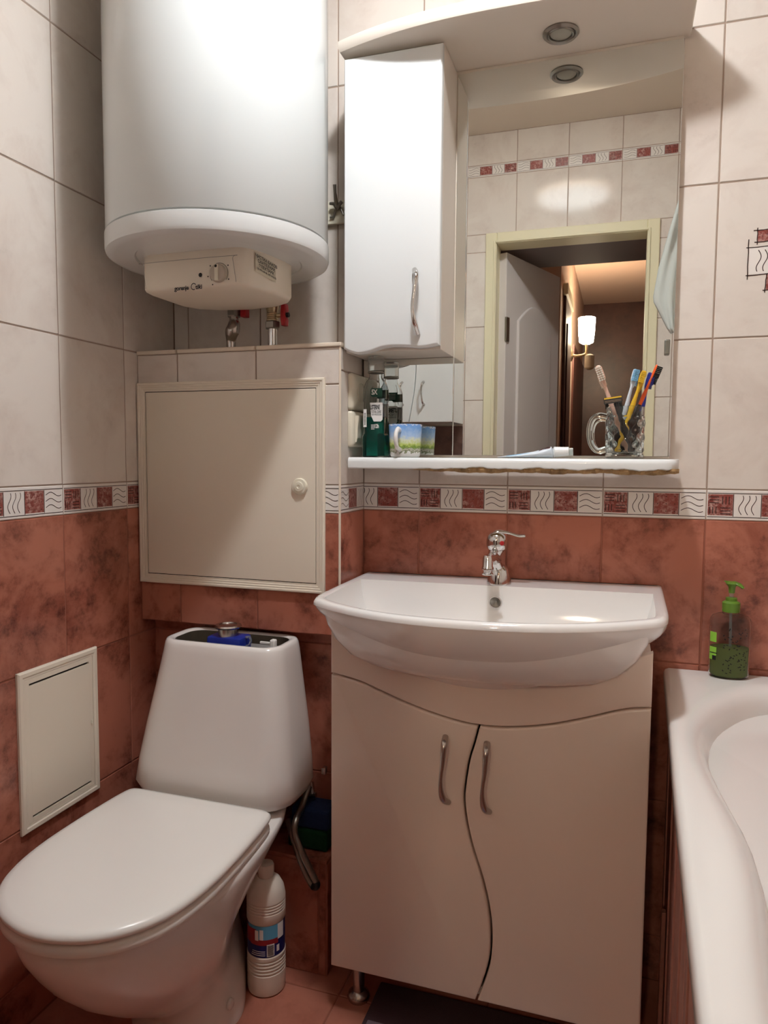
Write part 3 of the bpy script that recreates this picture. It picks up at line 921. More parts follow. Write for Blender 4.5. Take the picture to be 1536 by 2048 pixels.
obj('maker_mark', merge(flat_text('gorenje', .0118, lp+Vector((-.003, 0, -.003)), (1, 0, 0), (0, 0, 1), .0005, align='CENTER', spacing=.9, bold=.03), flat_text('tiki', .0118, lp+Vector((.0360, 0, -.003)), (1, 0, 0), (0, 0, 1), .0005, bold=.03)), MT['ink'], cb)
v2, f2 = ribbon([(.0245+.0055*math.cos(a), .003+.006*math.sin(a)) for a in np.linspace(.6, 5.2, 16)], .0016)
obj('maker_mark', ([toF((x, z-.001, .0005), lp) for x, z in v2], f2), MT['ink'], cb)
pl = [(.170, 1.461), (.166, 1.506), (.170, 1.511), (.362, 1.511), (.367, 1.506), (.374, 1.461)]
v2, f2 = ribbon([(p.x, p.y) for p in smooth_path([(x, z, 0) for x, z in pl], 6)], .0009)
obj('panel_line', ([(x, FY-.0003, z) for x, z in v2], f2), MT['nickel_dark'], cb)
# sticker on the right flank of the control box
a_, b_ = Vector((.3985, -.3155, 0)), Vector((.4110, -.268, 0))
sd = (b_-a_).normalized(); sn = Vector((sd.y, -sd.x, 0))
st = lambda u, z, off: a_+sd*u+sn*off+Vector((0, 0, z))
sl_ = .058
stk = obj('sticker', ([st(0, 1.486, .0025), st(sl_, 1.476, .0028), st(sl_, 1.512, .0028), st(0, 1.522, .0025)], [(0, 1, 2, 3)]), MT['paper'], cb)
tilt_up = (0, 0, 1)
tx = merge(*[flat_text(s_, sz, st(.030, zz, .0028), sd*1.0+Vector((0, 0, -.17)), Vector((0, 0, 1)), .0008, bold=.02) for s_, sz, zz in (('ЧИСТКА БАКОВ', .0082, 1.5085), ('САНТЕХНИК', .0082, 1.5005), ('ЭЛЕКТРИК', .0082, 1.4925), ('120-476-60-46, 097-910-76', .0052, 1.4865))])
obj('sticker_text', tx, MT['ink'], stk)

# valves and pipes under the heater
PY = -.10


def hexnut(c, r, h):
    return lathe(c, [(r*.92, 0), (r, .002), (r, h-.002), (r*.92, h)], 6)


q = PX('y', PY, 468, 640); xa = q.x
vp = thing('water_valve', (xa, PY, 1.37), 'dark jointed water valve under the heater, left of the brass one', 'valve')
zz = lambda v, x=545: PX('y', PY, x, v).z
obj('inlet', lathe((xa, PY, zz(614, 468)), [(.012, 0), (.012, 1.5224-zz(614, 468))], 20), MT['nickel_dark'], vp, 40)
obj('nut', hexnut((xa, PY, zz(634, 468)), .0165, zz(618, 468)-zz(634, 468)), MT['nickel_dark'], vp)
obj('sleeve', lathe((xa, PY, zz(648, 468)), [(.012, 0), (.0125, .004), (.0105, .006), (.0105, .017)], 20), MT['chrome_dull'], vp, 40)
obj('elbow', tube(smooth_path([(xa+.001, PY, zz(644, 468)), (xa+.001, PY-.004, zz(656, 468)), (xa-.004, PY-.004, zz(668, 468)), (xa-.008, PY, zz(680, 468)), (xa-.008, PY, 1.373)]), [.0125, .0145, .0165, .0135, .0105, .0105], 20), MT['chrome_dull'], vp, 60)
obj('handle', box(xa+.020, xa+.034, PY-.008, PY+.012, zz(636, 468), zz(612, 468), .002), MT['red_paint'], vp)
xb = PX('y', PY, 545, 640).x
vq = thing('water_valve', (xb, PY, 1.37), 'brass ball valve with red butterfly handle under the heater', 'valve')
obj('inlet', lathe((xb, PY, zz(612)), [(.012, 0), (.012, 1.5224-zz(612))], 20), MT['nickel_dark'], vq, 40)
obj('body', lathe((xb, PY, zz(644)), [(.012, 0)]+[(.012+.0013*(i % 2), .002+.0022*i) for i in range(1, 10)]+[(.013, .024), (.0145, .028), (.0145, .040), (.012, .042)], 24), MT['brass'], vq, 30)
obj('nut', hexnut((xb, PY, zz(658)), .0172, zz(643)-zz(658)), MT['nickel_dark'], vq)
obj('pipe', lathe((xb, PY, 1.372), [(.0105, 0), (.0105, zz(656)-1.372)], 20), MT['chrome'], vq, 40)
hz = zz(632)
hnd = [(.0, -.024), (.009, -.024), (.0105, -.010), (.008, -.004), (.008, .004), (.0105, .010), (.009, .024), (.0, .024), (-.002, .010), (-.002, -.010)]
v, f = slab([(xb+.027+x, hz+z) for x, z in hnd], PY+.006, PY-.012, .002)
hd_ = obj('handle', (v, f), MT['red_paint'], vq, 40)
st_ = obj('stem', tube([(xb+.010, PY, hz), (xb+.028, PY, hz)], .005, 10), MT['brass'], vq)
obj('screw', tube([(xb+.036, PY-.002, hz), (xb+.042, PY-.002, hz)], .0055, 8), MT['ink'], hd_)

# hook rail on the wall between heater and cupboard
hk = thing('coat_hook', (.455, -.01, 1.69), 'tarnished metal hook on a white rail between heater and mirror unit', 'hook')
obj('rail', box(.36, .5095, -.010, -.0005, 1.664, 1.716, .002), MT['ivory_plastic'], hk)
hkp = lambda u, v, y=-.022: PX('y', y, u, v)
obj('hook', tube(smooth_path([hkp(669, 369, -.05), hkp(670, 385, -.045), hkp(672, 402, -.03), hkp(675, 412, -.018)]), [.004, .0034, .0045, .006], 10), MT['nickel_dark'], hk, 60)
obj('arm', tube(smooth_path([hkp(684, 403), hkp(678, 410), hkp(674, 416, -.015), hkp(668, 408), hkp(660, 407)]), [.0045, .004, .005, .004, .0035], 10), MT['nickel_dark'], hk, 60)
obj('wire', tube([hkp(660, 435, -.014), hkp(667, 434, -.014), hkp(673, 413, -.014), hkp(680, 413, -.014), hkp(687, 430, -.014), hkp(695, 429, -.014)], .0024, 8), MT['nickel_dark'], hk)

# ------------------------------------------------------------------ hatches, sockets
ha = thing('access_hatch', (.238, BOX_Y, 1.06), 'large cream access hatch in the duct box', 'hatch')
hx0, hx1, hz0, hz1 = .0025, .4785, .828, 1.297


def frame_slab(x0, x1, z0, z1, w, y0, prof):
    """picture frame: prof = [(inset, y)] from the outer edge to the inner edge"""
    R = [[(x0+d, y, z0+d), (x1-d, y, z0+d), (x1-d, y, z1-d), (x0+d, y, z1-d)] for d, y in prof]
    return loft(R, False, False)


B = BOX_Y-.0005
obj('frame', frame_slab(hx0, hx1, hz0, hz1, .02, B, [(0, B), (0, B-.006), (.002, B-.008), (.0055, B-.008), (.0065, B-.0065), (.0105, B-.0065), (.0115, B-.005), (.0155, B-.005), (.0165, B-.0038), (.0205, B-.0038), (.0205, B-.001)]), MT['cream_plastic'], ha)
hd2 = obj('door', box(hx0+.0222, hx1-.0222, B-.0035, B-.0005, hz0+.0222, hz1-.0222, .001), MT['cream_plastic'], ha)
obj('gap', box(hx0+.0200, hx1-.0200, B-.0009, B-.0002, hz0+.02, hz1-.02), MT['gap_dark'], ha)
kc = PX('y', B-.006, 599, 973)
kv, kf = lathe((0, 0, 0), [(.0185, 0), (.0185, .003), (.0165, .006), (.011, .0065), (.010, .009), (.004, .0095), (.003, .0085)], 32)
kn = obj('knob', ([Vector((kc.x+p[0], B-.0035-p[2], kc.z+p[1])) for p in kv], kf), MT['ivory_plastic'], hd2, 40)

sp_ = thing('service_panel', (0, -.425, .55), 'small cream service panel with two slots beside the toilet', 'hatch')
Y0, Y1, Z0, Z1 = -.535, -.315, .389, .710
fr_ = loft([[(x, Y0+d, Z0+d), (x, Y1-d, Z0+d), (x, Y1-d, Z1-d), (x, Y0+d, Z1-d)] for d, x in ((0, .0005), (0, .005), (.003, .008), (.010, .008), (.0125, .0065), (.016, .0065), (.016, .001))], False, False)
obj('frame', fr_, MT['cream_plastic'], sp_)
ps = obj('door', merge(box(.0015, .006, Y0+.0272, Y1-.0272, Z0+.030, Z1-.031), box(.0015, .006, Y0+.0272, Y1-.0272, Z0+.0166, Z0+.0255), box(.0015, .006, Y0+.0272, Y1-.0272, Z1-.0265, Z1-.0166),
                       box(.0015, .006, Y0+.0166, Y0+.0271, Z0+.0166, Z1-.0166), box(.0015, .006, Y1-.0271, Y1-.0166, Z0+.0166, Z1-.0166)), MT['cream_plastic'], sp_)
obj('gap', box(.0003, .0018, Y0+.014, Y1-.014, Z0+.014, Z1-.014), MT['gap_dark'], sp_)
obj('latch', lathe((.0062, Y1-.022, .545), [(.003, 0), (.003, .008)], 10), MT['ivory_plastic'], ps)

sk1 = thing('power_socket', (BOX_X, -.06, 1.27), 'ivory power socket on the duct side, above the switch', 'socket')
xf = BOX_X


def plate(z0, z1, y0=-.105, y1=-.016):
    R = []
    for d, x in ((0, .0005), (.0, .006), (.003, .011), (.010, .0135), (.020, .0145)):
        R.append([(xf+x, p.x, p.y) for p in [Vector((q.x, q.y)) for q in rrect(y0+d, y1-d, z0+d, z1-d, max(.006-d*.3, .002), 0, 3)]])
    return loft(R)


obj('plate', plate(1.2315, 1.312), MT['ivory_plastic'], sk1, 40)
rv, rf = lathe((0, 0, 0), [(.0215, 0), (.0215, .002), (.0195, .002), (.0195, -.004), (.004, -.005)], 28)
obj('insert', ([(xf+.0135+p[2]+.0012, -.0605+p[0], 1.272+p[1]) for p in rv], rf), MT['ivory_plastic'], sk1, 40)
obj('pin_hole', merge(*[([(xf+.0112, -.0605+dy+.003*math.cos(a), 1.272+.003*math.sin(a)) for a in np.linspace(0, 6.283, 11)[:-1]], [tuple(range(10))]) for dy in (-.0095, .0095)]), MT['ink'], sk1)
obj('screw', ([(xf+.0114, -.0605+.002*math.cos(a), 1.272+.002*math.sin(a)) for a in np.linspace(0, 6.283, 11)[:-1]], [tuple(range(10))]), MT['nickel_dark'], sk1)
sk2 = thing('light_switch', (BOX_X, -.06, 1.19), 'ivory rocker switch on the duct side, under the socket', 'switch')
obj('plate', plate(1.150, 1.2295), MT['ivory_plastic'], sk2, 40)
rk = loft([[(xf+.012, -.094, z), (xf+.012, -.027, z), (xf+.012+t, -.029, z), (xf+.012+t, -.092, z)] for z, t in ((1.161, .004), (1.170, .006), (1.190, .0065), (1.210, .0085), (1.219, .009))])
obj('rocker', rk, MT['ivory_plastic'], sk2)

# ------------------------------------------------------------------ toilet
TX = .277
wcx = thing('toilet', (TX, -.4, 0), 'white toilet with closed lid and open-topped cistern', 'toilet')
SEC = [(0.0, .116, .080, -.228, -.500), (.015, .116, .080, -.227, -.502), (.05, .104, .076, -.227, -.498), (.085, .090, .070, -.227, -.525), (.12, .100, .060, -.227, -.572), (.165, .120, .062, -.227, -.628), (.215, .144, .074, -.226, -.682), (.262, .160, .098, -.224, -.722), (.30, .168, .128, -.165, -.748), (.335, .175, .156, -.142, -.768), (.362, .179, .172, -.130, -.778), (.377, .179, .173, -.127, -.778), (.381, .174, .168, -.132, -.772)]


def oval(hw, hb, yb, yf, z, n=64, sq=2.6):
    cy, hl = (yb+yf)/2, (yb-yf)/2
    P = []
    for i in range(n):
        a = 2*math.pi*i/n
        c, s = math.cos(a), math.sin(a)
        k = sq if s > 0 else 2.15          # squarer at the back
        r = (abs(c)**k+abs(s)**k)**(-1/k)
        e = min(1, max(0, (r*s+.25)/1.0)); e = e*e*(3-2*e)
        P.append((TX+(hw+(hb-hw)*e)*r*c, cy+hl*r*s, z))
    return P


obj('bowl', loft([oval(h, g, b, f, z) for z, h, g, b, f in SEC]), MT['ceramic_wc'], wcx, 60)
LID = [(-.340, .140), (-.341, .153), (-.345, .163), (-.355, .169), (-.38, .173), (-.43, .177), (-.50, .180), (-.57, .180), (-.63, .174), (-.68, .161), (-.715, .142), (-.745, .116), (-.768, .083), (-.782, .046), (-.788, .014)]
lidp = [(-h, y) for y, h in LID]+[(h, y) for y, h in LID[::-1]]
lidp = [(p.x, p.y) for p in smooth_path([(x, y, 0) for x, y in lidp], 4)]
lr = lambda d, z, grow=0: [(TX+x*(1-d/.178), -.555+(y+.555)*(1-d/.22), z) for x, y in lidp]
obj('seat', loft([lr(.010, .3815), lr(.003, .383), lr(.001, .388), lr(.002, .396), lr(.006, .4005)]), MT['seat_plastic'], wcx, 50)
lid = obj('lid', loft([lr(.006, .4035), lr(.001, .406), lr(-.001, .411), lr(0, .416), lr(.004, .4205), (lr(.014, .423)), lr(.05, .4245)]), MT['seat_plastic'], wcx, 50)
CX = .268
CS = [(.383, .150, -.135, -.275, .06), (.386, .172, -.125, -.300, .065), (.397, .186, -.12, -.313, .065), (.415, .192, -.118, -.318, .06), (.46, .186, -.118, -.312, .055), (.54, .174, -.118, -.300, .052), (.63, .159, -.12, -.286, .05), (.70, .148, -.123, -.276, .048), (.718, .145, -.126, -.272, .046), (.7245, .142, -.130, -.268, .043), (.726, .138, -.134, -.264, .04)]
CI = [(.7255, .131, -.141, -.257, .036), (.722, .127, -.145, -.253, .034), (.60, .135, -.14, -.262, .034)]
ccx = lambda z: .2635+.0105*max(0, min(1, (z-.40)/.3))
cis = obj('cistern', loft([rrect(ccx(z)-h, ccx(z)+h, f, b, r, z) for z, h, b, f, r in CS+CI], True, False), MT['ceramic_wc'], wcx, 50)
obj('water', loft([rrect(.273-.135, .273+.135, -.262, -.14, .034, .6605), rrect(.273-.1352, .273+.1352, -.2622, -.1398, .034, .6615)]), MT['water_dark'], cis)
obj('inner_wall', loft([rrect(.274-.1265, .274+.1265, -.2525, -.1455, .034, .7215), rrect(.274-.1305, .274+.1305, -.2565, -.1415, .034, .66)], False, False), MT['inside_dark'], cis, 60)
fb = obj('flush_valve', box(.228, .312, -.232, -.178, .62, .732, .006), MT['blue_plastic'], cis, 40)
obj('valve_ring', tube(smooth_path([(.312, -.205, .730), (.321, -.205, .731), (.324, -.205, .722), (.318, -.205, .712), (.312, -.205, .711)]), .0025, 8), MT['cap_clear'], fb)
obj('flush_button', lathe((.268, -.205, .731), [(.022, 0), (.022, .016), (.0285, .018), (.030, .021), (.028, .0245), (.020, .0255), (.019, .0235), (.002, .0235)], 36), MT['chrome_dull'], cis, 35)
obj('fill_valve', merge(box(.378, .390, -.222, -.208, .64, .734, .003), box(.352, .378, -.217, -.212, .722, .727, .001)), MT['label_white'], cis)
for sx_ in (1,):
    cv, cf = lathe((0, 0, 0), [(.0105, 0), (.0105, .004), (.006, .007)], 20)
    obj('bolt_cap', ([Vector((TX+.1035+p[2], -.405+p[0], .045+p[1])) for p in cv], cf), MT['ceramic_wc'], wcx, 40)

# supply hose, bent down beside the cistern
hs = thing('supply_hose', (.47, -.2, .42), 'braided water hose looping down between toilet and vanity', 'hose')
A = lambda u, v, y: PX('y', y, u, v)
path = smooth_path([A(618, 1572, -.16), A(605, 1610, -.19), A(592, 1640, -.235), A(590, 1668, -.245), A(604, 1706, -.25), A(622, 1744, -.25), A(633, 1768, -.25), A(627, 1772, -.242), A(615, 1752, -.238), A(601, 1718, -.236), A(588, 1680, -.23), A(577, 1640, -.20)], 7)
obj('braid', tube(path, .0072, 12), MT['nickel_dark'], hs, 60)
obj('bend', tube(path[40:50], .0082, 12), MT['black_plastic'], hs, 60)
obj('tap_body', tube([A(620, 1566, -.13), A(624, 1592, -.15)], .009, 10), MT['chrome_dull'], hs, 40)
obj('tap_handle', tube([A(612, 1590, -.15), A(632, 1590, -.15)], .006, 8), MT['chrome_dull'], hs, 40)
obj('tap_nut', box(.474, .484, -.165, -.150, .425, .440, .002), MT['chrome_dull'], hs, 40)

# sponges on the step
sg = props(obj('sponge', box(.405, .500, -.192, -.125, STEP_Z+.0005, STEP_Z+.046, .006), MT['rubber_green']), 'dark green sponge on the low tiled step', 'sponge')
sb = props(obj('sponge', box(.412, .502, -.190, -.128, STEP_Z+.047, STEP_Z+.092, .006), MT['rubber_blue']), 'dark blue sponge lying on the green one', 'sponge')

# bleach bottle on the floor
bb = thing('bleach_bottle', (.399, -.284, 0), 'white plastic bleach bottle with blue label on the floor by the toilet', 'bottle')
bc = (.399, -.284, 0.0005)
pf = [(.034, 0), (.039, .003), (.0405, .012), (.0405, .042)]
for k in range(5):
    z = .046+.0072*k
    pf += [(.0405, z), (.0385, z+.0022), (.0385, z+.0034), (.0405, z+.0056)]
pf += [(.0408, .086), (.0392, .0885), (.0392, .158), (.0408, .161), (.0408, .176)]
for k in range(4):
    z = .178+.006*k
    pf += [(.0408, z), (.0394, z+.002), (.0394, z+.003), (.0408, z+.005)]
pf += [(.0405, .206), (.0375, .222), (.030, .236), (.020, .244), (.0165, .246)]
bo = obj('body', lathe(bc, pf, 48), MT['bottle_white'], bb, 30)
obj('cap', lathe((bc[0], bc[1], .246), [(.0168, 0), (.0172, .004), (.0172, .022), (.0155, .0265), (.004, .027)], 32), MT['bottle_white'], bb, 40)
va = math.atan2(CAM[1]-bc[1], CAM[0]-bc[0])      # which way the printed side looks
R_ = .0396
lb = obj('label', patch(bc, R_, va-2.6, va+2.6, .089, .157, 40), MT['label_navy'], bb)
obj('label_print', patch(bc, R_+.0003, va-1.15, va+.95, .126, .157, 20), MT['label_sky'], lb)
obj('label_print', patch(bc, R_+.0005, va-1.35, va-.55, .118, .150, 12), MT['label_crimson'], lb)
obj('label_print', patch(bc, R_+.0004, va-.9, va+.65, .116, .128, 14), MT['label_crimson'], lb)
obj('label_print', patch(bc, R_+.0007, va-.62, va-.42, .126, .148, 6), MT['label_white'], lb)
obj('label_print', patch(bc, R_+.0007, va-.36, va-.16, .128, .150, 6), MT['label_white'], lb)
obj('label_print', patch(bc, R_+.0007, va+.62, va+1.05, .124, .157, 8), MT['label_white'], lb)
bar = obj('barcode', patch(bc, R_+.0008, va+.02, va+.42, .0915, .118, 8), MT['label_white'], lb)
obj('barcode_lines', merge(*[patch(bc, R_+.0011, va+.06, va+.38, .0935+.0023*i, .0935+.0023*i+.0012, 6) for i in range(10)]), MT['ink'], bar)
obj('small_print', merge(*[patch(bc, R_+.0008, va-.85+.03*i, va-.06, .094+.0042*i, .0955+.0042*i, 8) for i in range(3)]+[patch(bc, R_+.0008, va+.55, va+.72, .098, .112, 4)]), MT['label_white'], lb)['kind'] = 'stuff'

# bath mat
mt_ = thing('bath_mat', (.9, -.6, 0), 'dark plum bath mat with lighter field under the vanity front', 'mat')
obj('border', box(.630, 1.075, -1.0, -.205, .0005, .010, .004), MT['rug'], mt_)
obj('field', box(.640, 1.063, -.98, -.318, .009, .013, .002), MT['rug_light'], mt_)

# ------------------------------------------------------------------ bath
BZR = .692
ba = thing('bathtub', (1.53, -.73, 0), 'white acrylic bathtub along the right wall', 'bathtub')
oy0, oy1 = -.004, YF+.004


def bath_outer(d, z, yfar=-.004):
    P = []
    edge = [(0, 1.184), (-.33, 1.175), (-.58, 1.167), (-.76, 1.163), (-.89, 1.160), (-1.02, 1.157), (-1.25, 1.155), (-1.45, 1.155)]
    for y in np.linspace(oy1+d, yfar-d*.0, 24):
        x = np.interp(-y, [-e[0] for e in edge], [e[1] for e in edge])
        P.append((x+d, y, z))
    for x in np.linspace(P[-1][0], XR-.004, 24)[1:]:
        P.append((x, yfar-d*.0, z))
    for y in np.linspace(yfar, oy1+d, 24)[1:]:
        P.append((XR-.004, y, z))
    for x in np.linspace(XR-.004, P[0][0], 24)[1:-1]:
        P.append((x, oy1+d, z))
    return P


INL = [(-.091, 1.365), (-.112, 1.335), (-.145, 1.305), (-.19, 1.277), (-.24, 1.252), (-.30, 1.232), (-.36, 1.221), (-.43, 1.217), (-.50, 1.220), (-.57, 1.226), (-.64, 1.235), (-.70, 1.239), (-.76, 1.238), (-.83, 1.232), (-.91, 1.222), (-1.0, 1.215), (-1.1, 1.215), (-1.2, 1.225), (-1.28, 1.25), (-1.34, 1.30), (-1.37, 1.36)]
INL = INL[::-1]
inn = [(x, y) for y, x in INL]
far = [(1.45, -.073), (1.53, -.07), (1.62, -.073), (1.70, -.09), (1.765, -.13), (1.80, -.19), (1.815, -.30), (1.82, -.5), (1.82, -.73), (1.82, -.95), (1.815, -1.15), (1.80, -1.26), (1.765, -1.33), (1.70, -1.37), (1.6, -1.385), (1.5, -1.386), (1.43, -1.38)]
inn = inn+far
inn = [(p.x, p.y) for p in smooth_path([(x, y, 0) for x, y in inn+[inn[0]]], 3)][:-1]
N_IN = len(bath_outer(0, 0))
L_ = np.cumsum([0]+[math.dist(inn[i], inn[(i+1) % len(inn)]) for i in range(len(inn))])
pts_in = []
ring_o = bath_outer(0, BZR)
# resample the inner edge so that its points face the outer ones
ci = (1.53, -.73)
ang_in = np.unwrap([math.atan2(y-ci[1], (x-ci[0])*2.1) for x, y in inn])
ang_out = [math.atan2(y-ci[1], (x-ci[0])*2.1) for x, y, _ in ring_o]
order = np.argsort(ang_in)
for a in ang_out:
    best = min((abs(((a-b+math.pi) % (2*math.pi))-math.pi), i) for i, b in enumerate(ang_in))
    i = best[1]
    cand = []
    for j in (i-1, i):
        a0, a1 = ang_in[j % len(inn)], ang_in[(j+1) % len(inn)]
        w0 = ((a-a0+math.pi) % (2*math.pi))-math.pi
        w1 = ((a1-a0+math.pi) % (2*math.pi))-math.pi
        if abs(w1) > 1e-9 and -1e-6 <= w0/w1 <= 1+1e-6:
            t = w0/w1
            p0, p1 = inn[j % len(inn)], inn[(j+1) % len(inn)]
            cand.append((p0[0]+(p1[0]-p0[0])*t, p0[1]+(p1[1]-p0[1])*t))
    pts_in.append(cand[0] if cand else inn[i])
shr = lambda k, z: [(ci[0]+(x-ci[0])*(1-k/.31), ci[1]+(y-ci[1])*(1-k/.66), z) for x, y in pts_in]
rings = [bath_outer(.012, BZR-.045), bath_outer(.004, BZR-.042), bath_outer(.0, BZR-.034), bath_outer(0, BZR-.010), bath_outer(.003, BZR-.003), bath_outer(.010, BZR)]
rings += [shr(-.030, BZR+.001), shr(-.020, BZR-.0005), shr(-.010, BZR-.004), shr(-.002, BZR-.010), shr(.005, BZR-.020), shr(.010, BZR-.035), shr(.015, BZR-.06), shr(.023, BZR-.12), shr(.045, BZR-.28), shr(.075, BZR-.38), shr(.12, BZR-.415), shr(.2, BZR-.42)]
obj('tub', loft(rings, True, True), MT['bath_acrylic'], ba, 50)
for k, (y0, y1) in enumerate(((-.545, -.085), (-1.0, -.549), (YF+.02, -1.004))):
    obj('side_panel', merge(box(1.192, 1.202, y0, y1, .02, .655, .002), *[box(1.189, 1.193, yy_-.003, yy_+.003, .03, .65, .001) for yy_ in np.linspace(y0+.06, y1-.06, 4)]), MT['mauve_board'], ba)
obj('trim_strip', box(1.181, 1.189, -.24, -.225, .0, .30, .002), MT['mauve_board'], ba)

# soap dispenser on the bath rim
sxc, syc, szc = 1.303, -.034, BZR+.0012
so = thing('soap_dispenser', (sxc, syc, szc), 'clear pump bottle half full of green soap on the bath rim', 'soap dispenser')
el = .62
spf = [(.030, 0), (.0355, .002), (.0375, .008), (.0378, .060), (.0378, .112), (.0368, .119), (.033, .124), (.024, .1275), (.0150, .129), (.0145, .135)]
bo = obj('bottle', loft([circle((sxc, syc, szc+z), r, 40, r*(el if z < .118 else el+(1-el)*min(1, (z-.118)/.012))) for r, z in spf]+[circle((sxc, syc, szc+.135), .0125, 40)]+[circle((sxc, syc, szc+z), r-.0014, 40, (r-.0014)*(el if z < .118 else el+(1-el)*min(1, (z-.118)/.012))) for r, z in spf[::-1][1:-1]]), MT['pet'], so, 50)
obj('liquid', lathe((sxc, syc, szc+.0030), [(.030, 0), (.0352, .004), (.0354, .058), (.0352, .0585)], 40, ell=el), MT['soap_green'], so, 50)
obj('collar', lathe((sxc, syc, szc+.1325), [(.0162, 0), (.0165, .003), (.0160, .006), (.0165, .009), (.0165, .018), (.013, .021), (.0105, .022), (.0105, .028), (.006, .029)], 32), MT['pump_green'], so, 30)
obj('stem', lathe((sxc, syc, szc+.160), [(.0045, 0), (.0045, .012)], 14), MT['cap_clear'], so)
obj('pump_head', merge(lathe((sxc, syc, szc+.170), [(.0055, 0), (.0065, .012), (.010, .0165), (.012, .019), (.011, .0215), (.004, .023)], 24), tube(smooth_path([(sxc+.002, syc, szc+.190), (sxc+.012, syc-.006, szc+.188), (sxc+.0195, syc-.010, szc+.182)]), [.008, .007, .0045], 12, flat=.5), tube([(sxc, syc, szc+.191), (sxc-.014, syc+.002, szc+.1925)], [.006, .003], 10, flat=.4)), MT['pump_green'], so, 40)
obj('dip_tube', tube([(sxc, syc, szc+.13), (sxc+.002, syc, szc+.02)], .0025, 8), MT['cap_clear'], so)
va2 = math.atan2((CAM[1]-syc), (CAM[0]-sxc))
rndm = random.Random(3)
SV, SF = [], []
for i in range(62):
    a = va2+rndm.uniform(-.25, 1.05)
    z = rndm.uniform(.012, .102)
    rot = rndm.uniform(0, 3.14)
    for k in range(6):
        t = k*math.pi/3
        ex, ez = .0019*math.cos(t), .0009*math.sin(t)
        u_, w_ = ex*math.cos(rot)-ez*math.sin(rot), ex*math.sin(rot)+ez*math.cos(rot)
        SV.append((sxc+(.0381)*math.cos(a+u_/.03), syc+.0381*el*math.sin(a+u_/.03), szc+z+w_))
    SF.append(tuple(range(6*i, 6*i+6)))
props(obj('printed_seeds', (SV, SF), MT['ink'], so), kind='stuff')
lb2 = obj('label', merge(patch((sxc, syc, szc), .0382, va2-1.15, va2-.62, .072, .092, 8, el), patch((sxc, syc, szc), .0382, va2-1.15, va2-.60, .036, .062, 8, el)), MT['label_lime'], so)
obj('label_mark', merge(patch((sxc, syc, szc), .0385, va2-.86, va2-.60, .036, .045, 6, el), patch((sxc, syc, szc), .0385, va2-1.1, va2-.55, .049, .051, 6, el)), MT['ink'], lb2)

# ------------------------------------------------------------------ things on the shelf
ST = 1.1277
# mouthwash
mx, my = .5665, -.073
mw = thing('mouthwash_bottle', (mx, my, ST), 'half empty bottle of green mouthwash at the left end of the shelf', 'bottle')
ms = [(0.0, .024, .020, .008), (.003, .0275, .0225, .009), (.045, .0275, .0225, .009), (.050, .0255, .021, .009), (.052, .0240, .020, .010), (.120, .0240, .020, .010), (.124, .0262, .0215, .012), (.150, .0258, .021, .013), (.163, .0225, .019, .013), (.172, .0165, .0155, .013), (.176, .0150, .0150, .0149), (.186, .0150, .0150, .0149)]
mr = lambda z, hx, hy, r, d=0: rrect(mx-hx+d, mx+hx-d, my-hy+d, my+hy-d, max(r-d, .002), ST+z)
obj('bottle', loft([mr(*s) for s in ms]+[mr(max(s[0], .002), s[1], s[2], s[3], .0012) for s in ms[::-1]]), MT['pet'], mw, 40)
obj('liquid', loft([mr(max(s[0], .003), s[1], s[2], s[3], .0020) for s in ms[:5]]+[mr(.088, .0240, .020, .010, .0020)]), MT['mouthwash'], mw, 40)
obj('neck_ring', lathe((mx, my, ST+.184), [(.0165, 0), (.0185, .001), (.0185, .003), (.0165, .004)], 28), MT['nickel_dark'], mw)
obj('cap', lathe((mx, my, ST+.189), [(.0180, 0)]+[(.0180-.0004*(i % 2), .002+.002*i) for i in range(14)]+[(.0175, .032), (.002, .0325)], 32), MT['cap_clear'], mw, 40)
FYM = my-.0206
txm = lambda s_, sz, x, z, off=.0006, **k: flat_text(s_, sz, (x, FYM-off, ST+z), (1, 0, 0), (0, 0, 1), 0, **k)
lab = [(mx-.007, .119), (mx+.0225, .119), (mx+.0225, .082), (mx+.018, .078), (mx+.002, .078), (mx-.004, .090)]
lbl = obj('label', ([(x, FYM, ST+z) for x, z in lab], [tuple(range(6))[::-1]]), MT['label_white'], mw)
obj('label_text', merge(txm('LISTERINE', .0135, mx-.0058, .1045, align='LEFT', spacing=.9, xs=.40, bold=.03), txm('TOTAL CARE', .0082, mx-.0040, .0965, align='LEFT', spacing=.95, xs=.50, bold=.01), txm('TEETH PROTECTION', .0052, mx-.0030, .0910, align='LEFT', spacing=.95, xs=.5)), MT['ink'], lbl)
bd = obj('badge', ([(x, my-.0224, ST+z) for x, z in ((mx-.003, .150), (mx+.022, .150), (mx+.022, .131), (mx-.001, .131), (mx-.005, .135), (mx-.005, .147))], [tuple(range(6))[::-1]]), MT['label_green'], mw)
obj('badge_text', flat_text('5X', .0150, (mx-.0030, my-.0230, ST+.1365), (1, 0, 0), (0, 0, 1), 0, align='LEFT', spacing=.85, xs=.8, bold=.03), MT['label_white'], bd)
bcd = obj('barcode', ([(x, FYM-.0002, ST+z) for x, z in ((mx-.022, .105), (mx-.0145, .105), (mx-.0145, .066), (mx-.022, .066))], [(0, 1, 2, 3)]), MT['label_white'], mw)
obj('barcode_lines', merge(*[([(x, FYM-.0006, ST+z) for x, z in ((mx-.020, .071+.0030*i), (mx-.0165, .071+.0030*i), (mx-.0165, .0725+.0030*i), (mx-.020, .0725+.0030*i))], [(0, 1, 2, 3)]) for i in range(9)]), MT['ink'], bcd)
obj('label_text', flat_text('12h', .0120, (mx+.009, FYM-.0006, ST+.064), (1, 0, 0), (0, 0, 1), 0, xs=.6, bold=.03), MT['label_white'], mw)
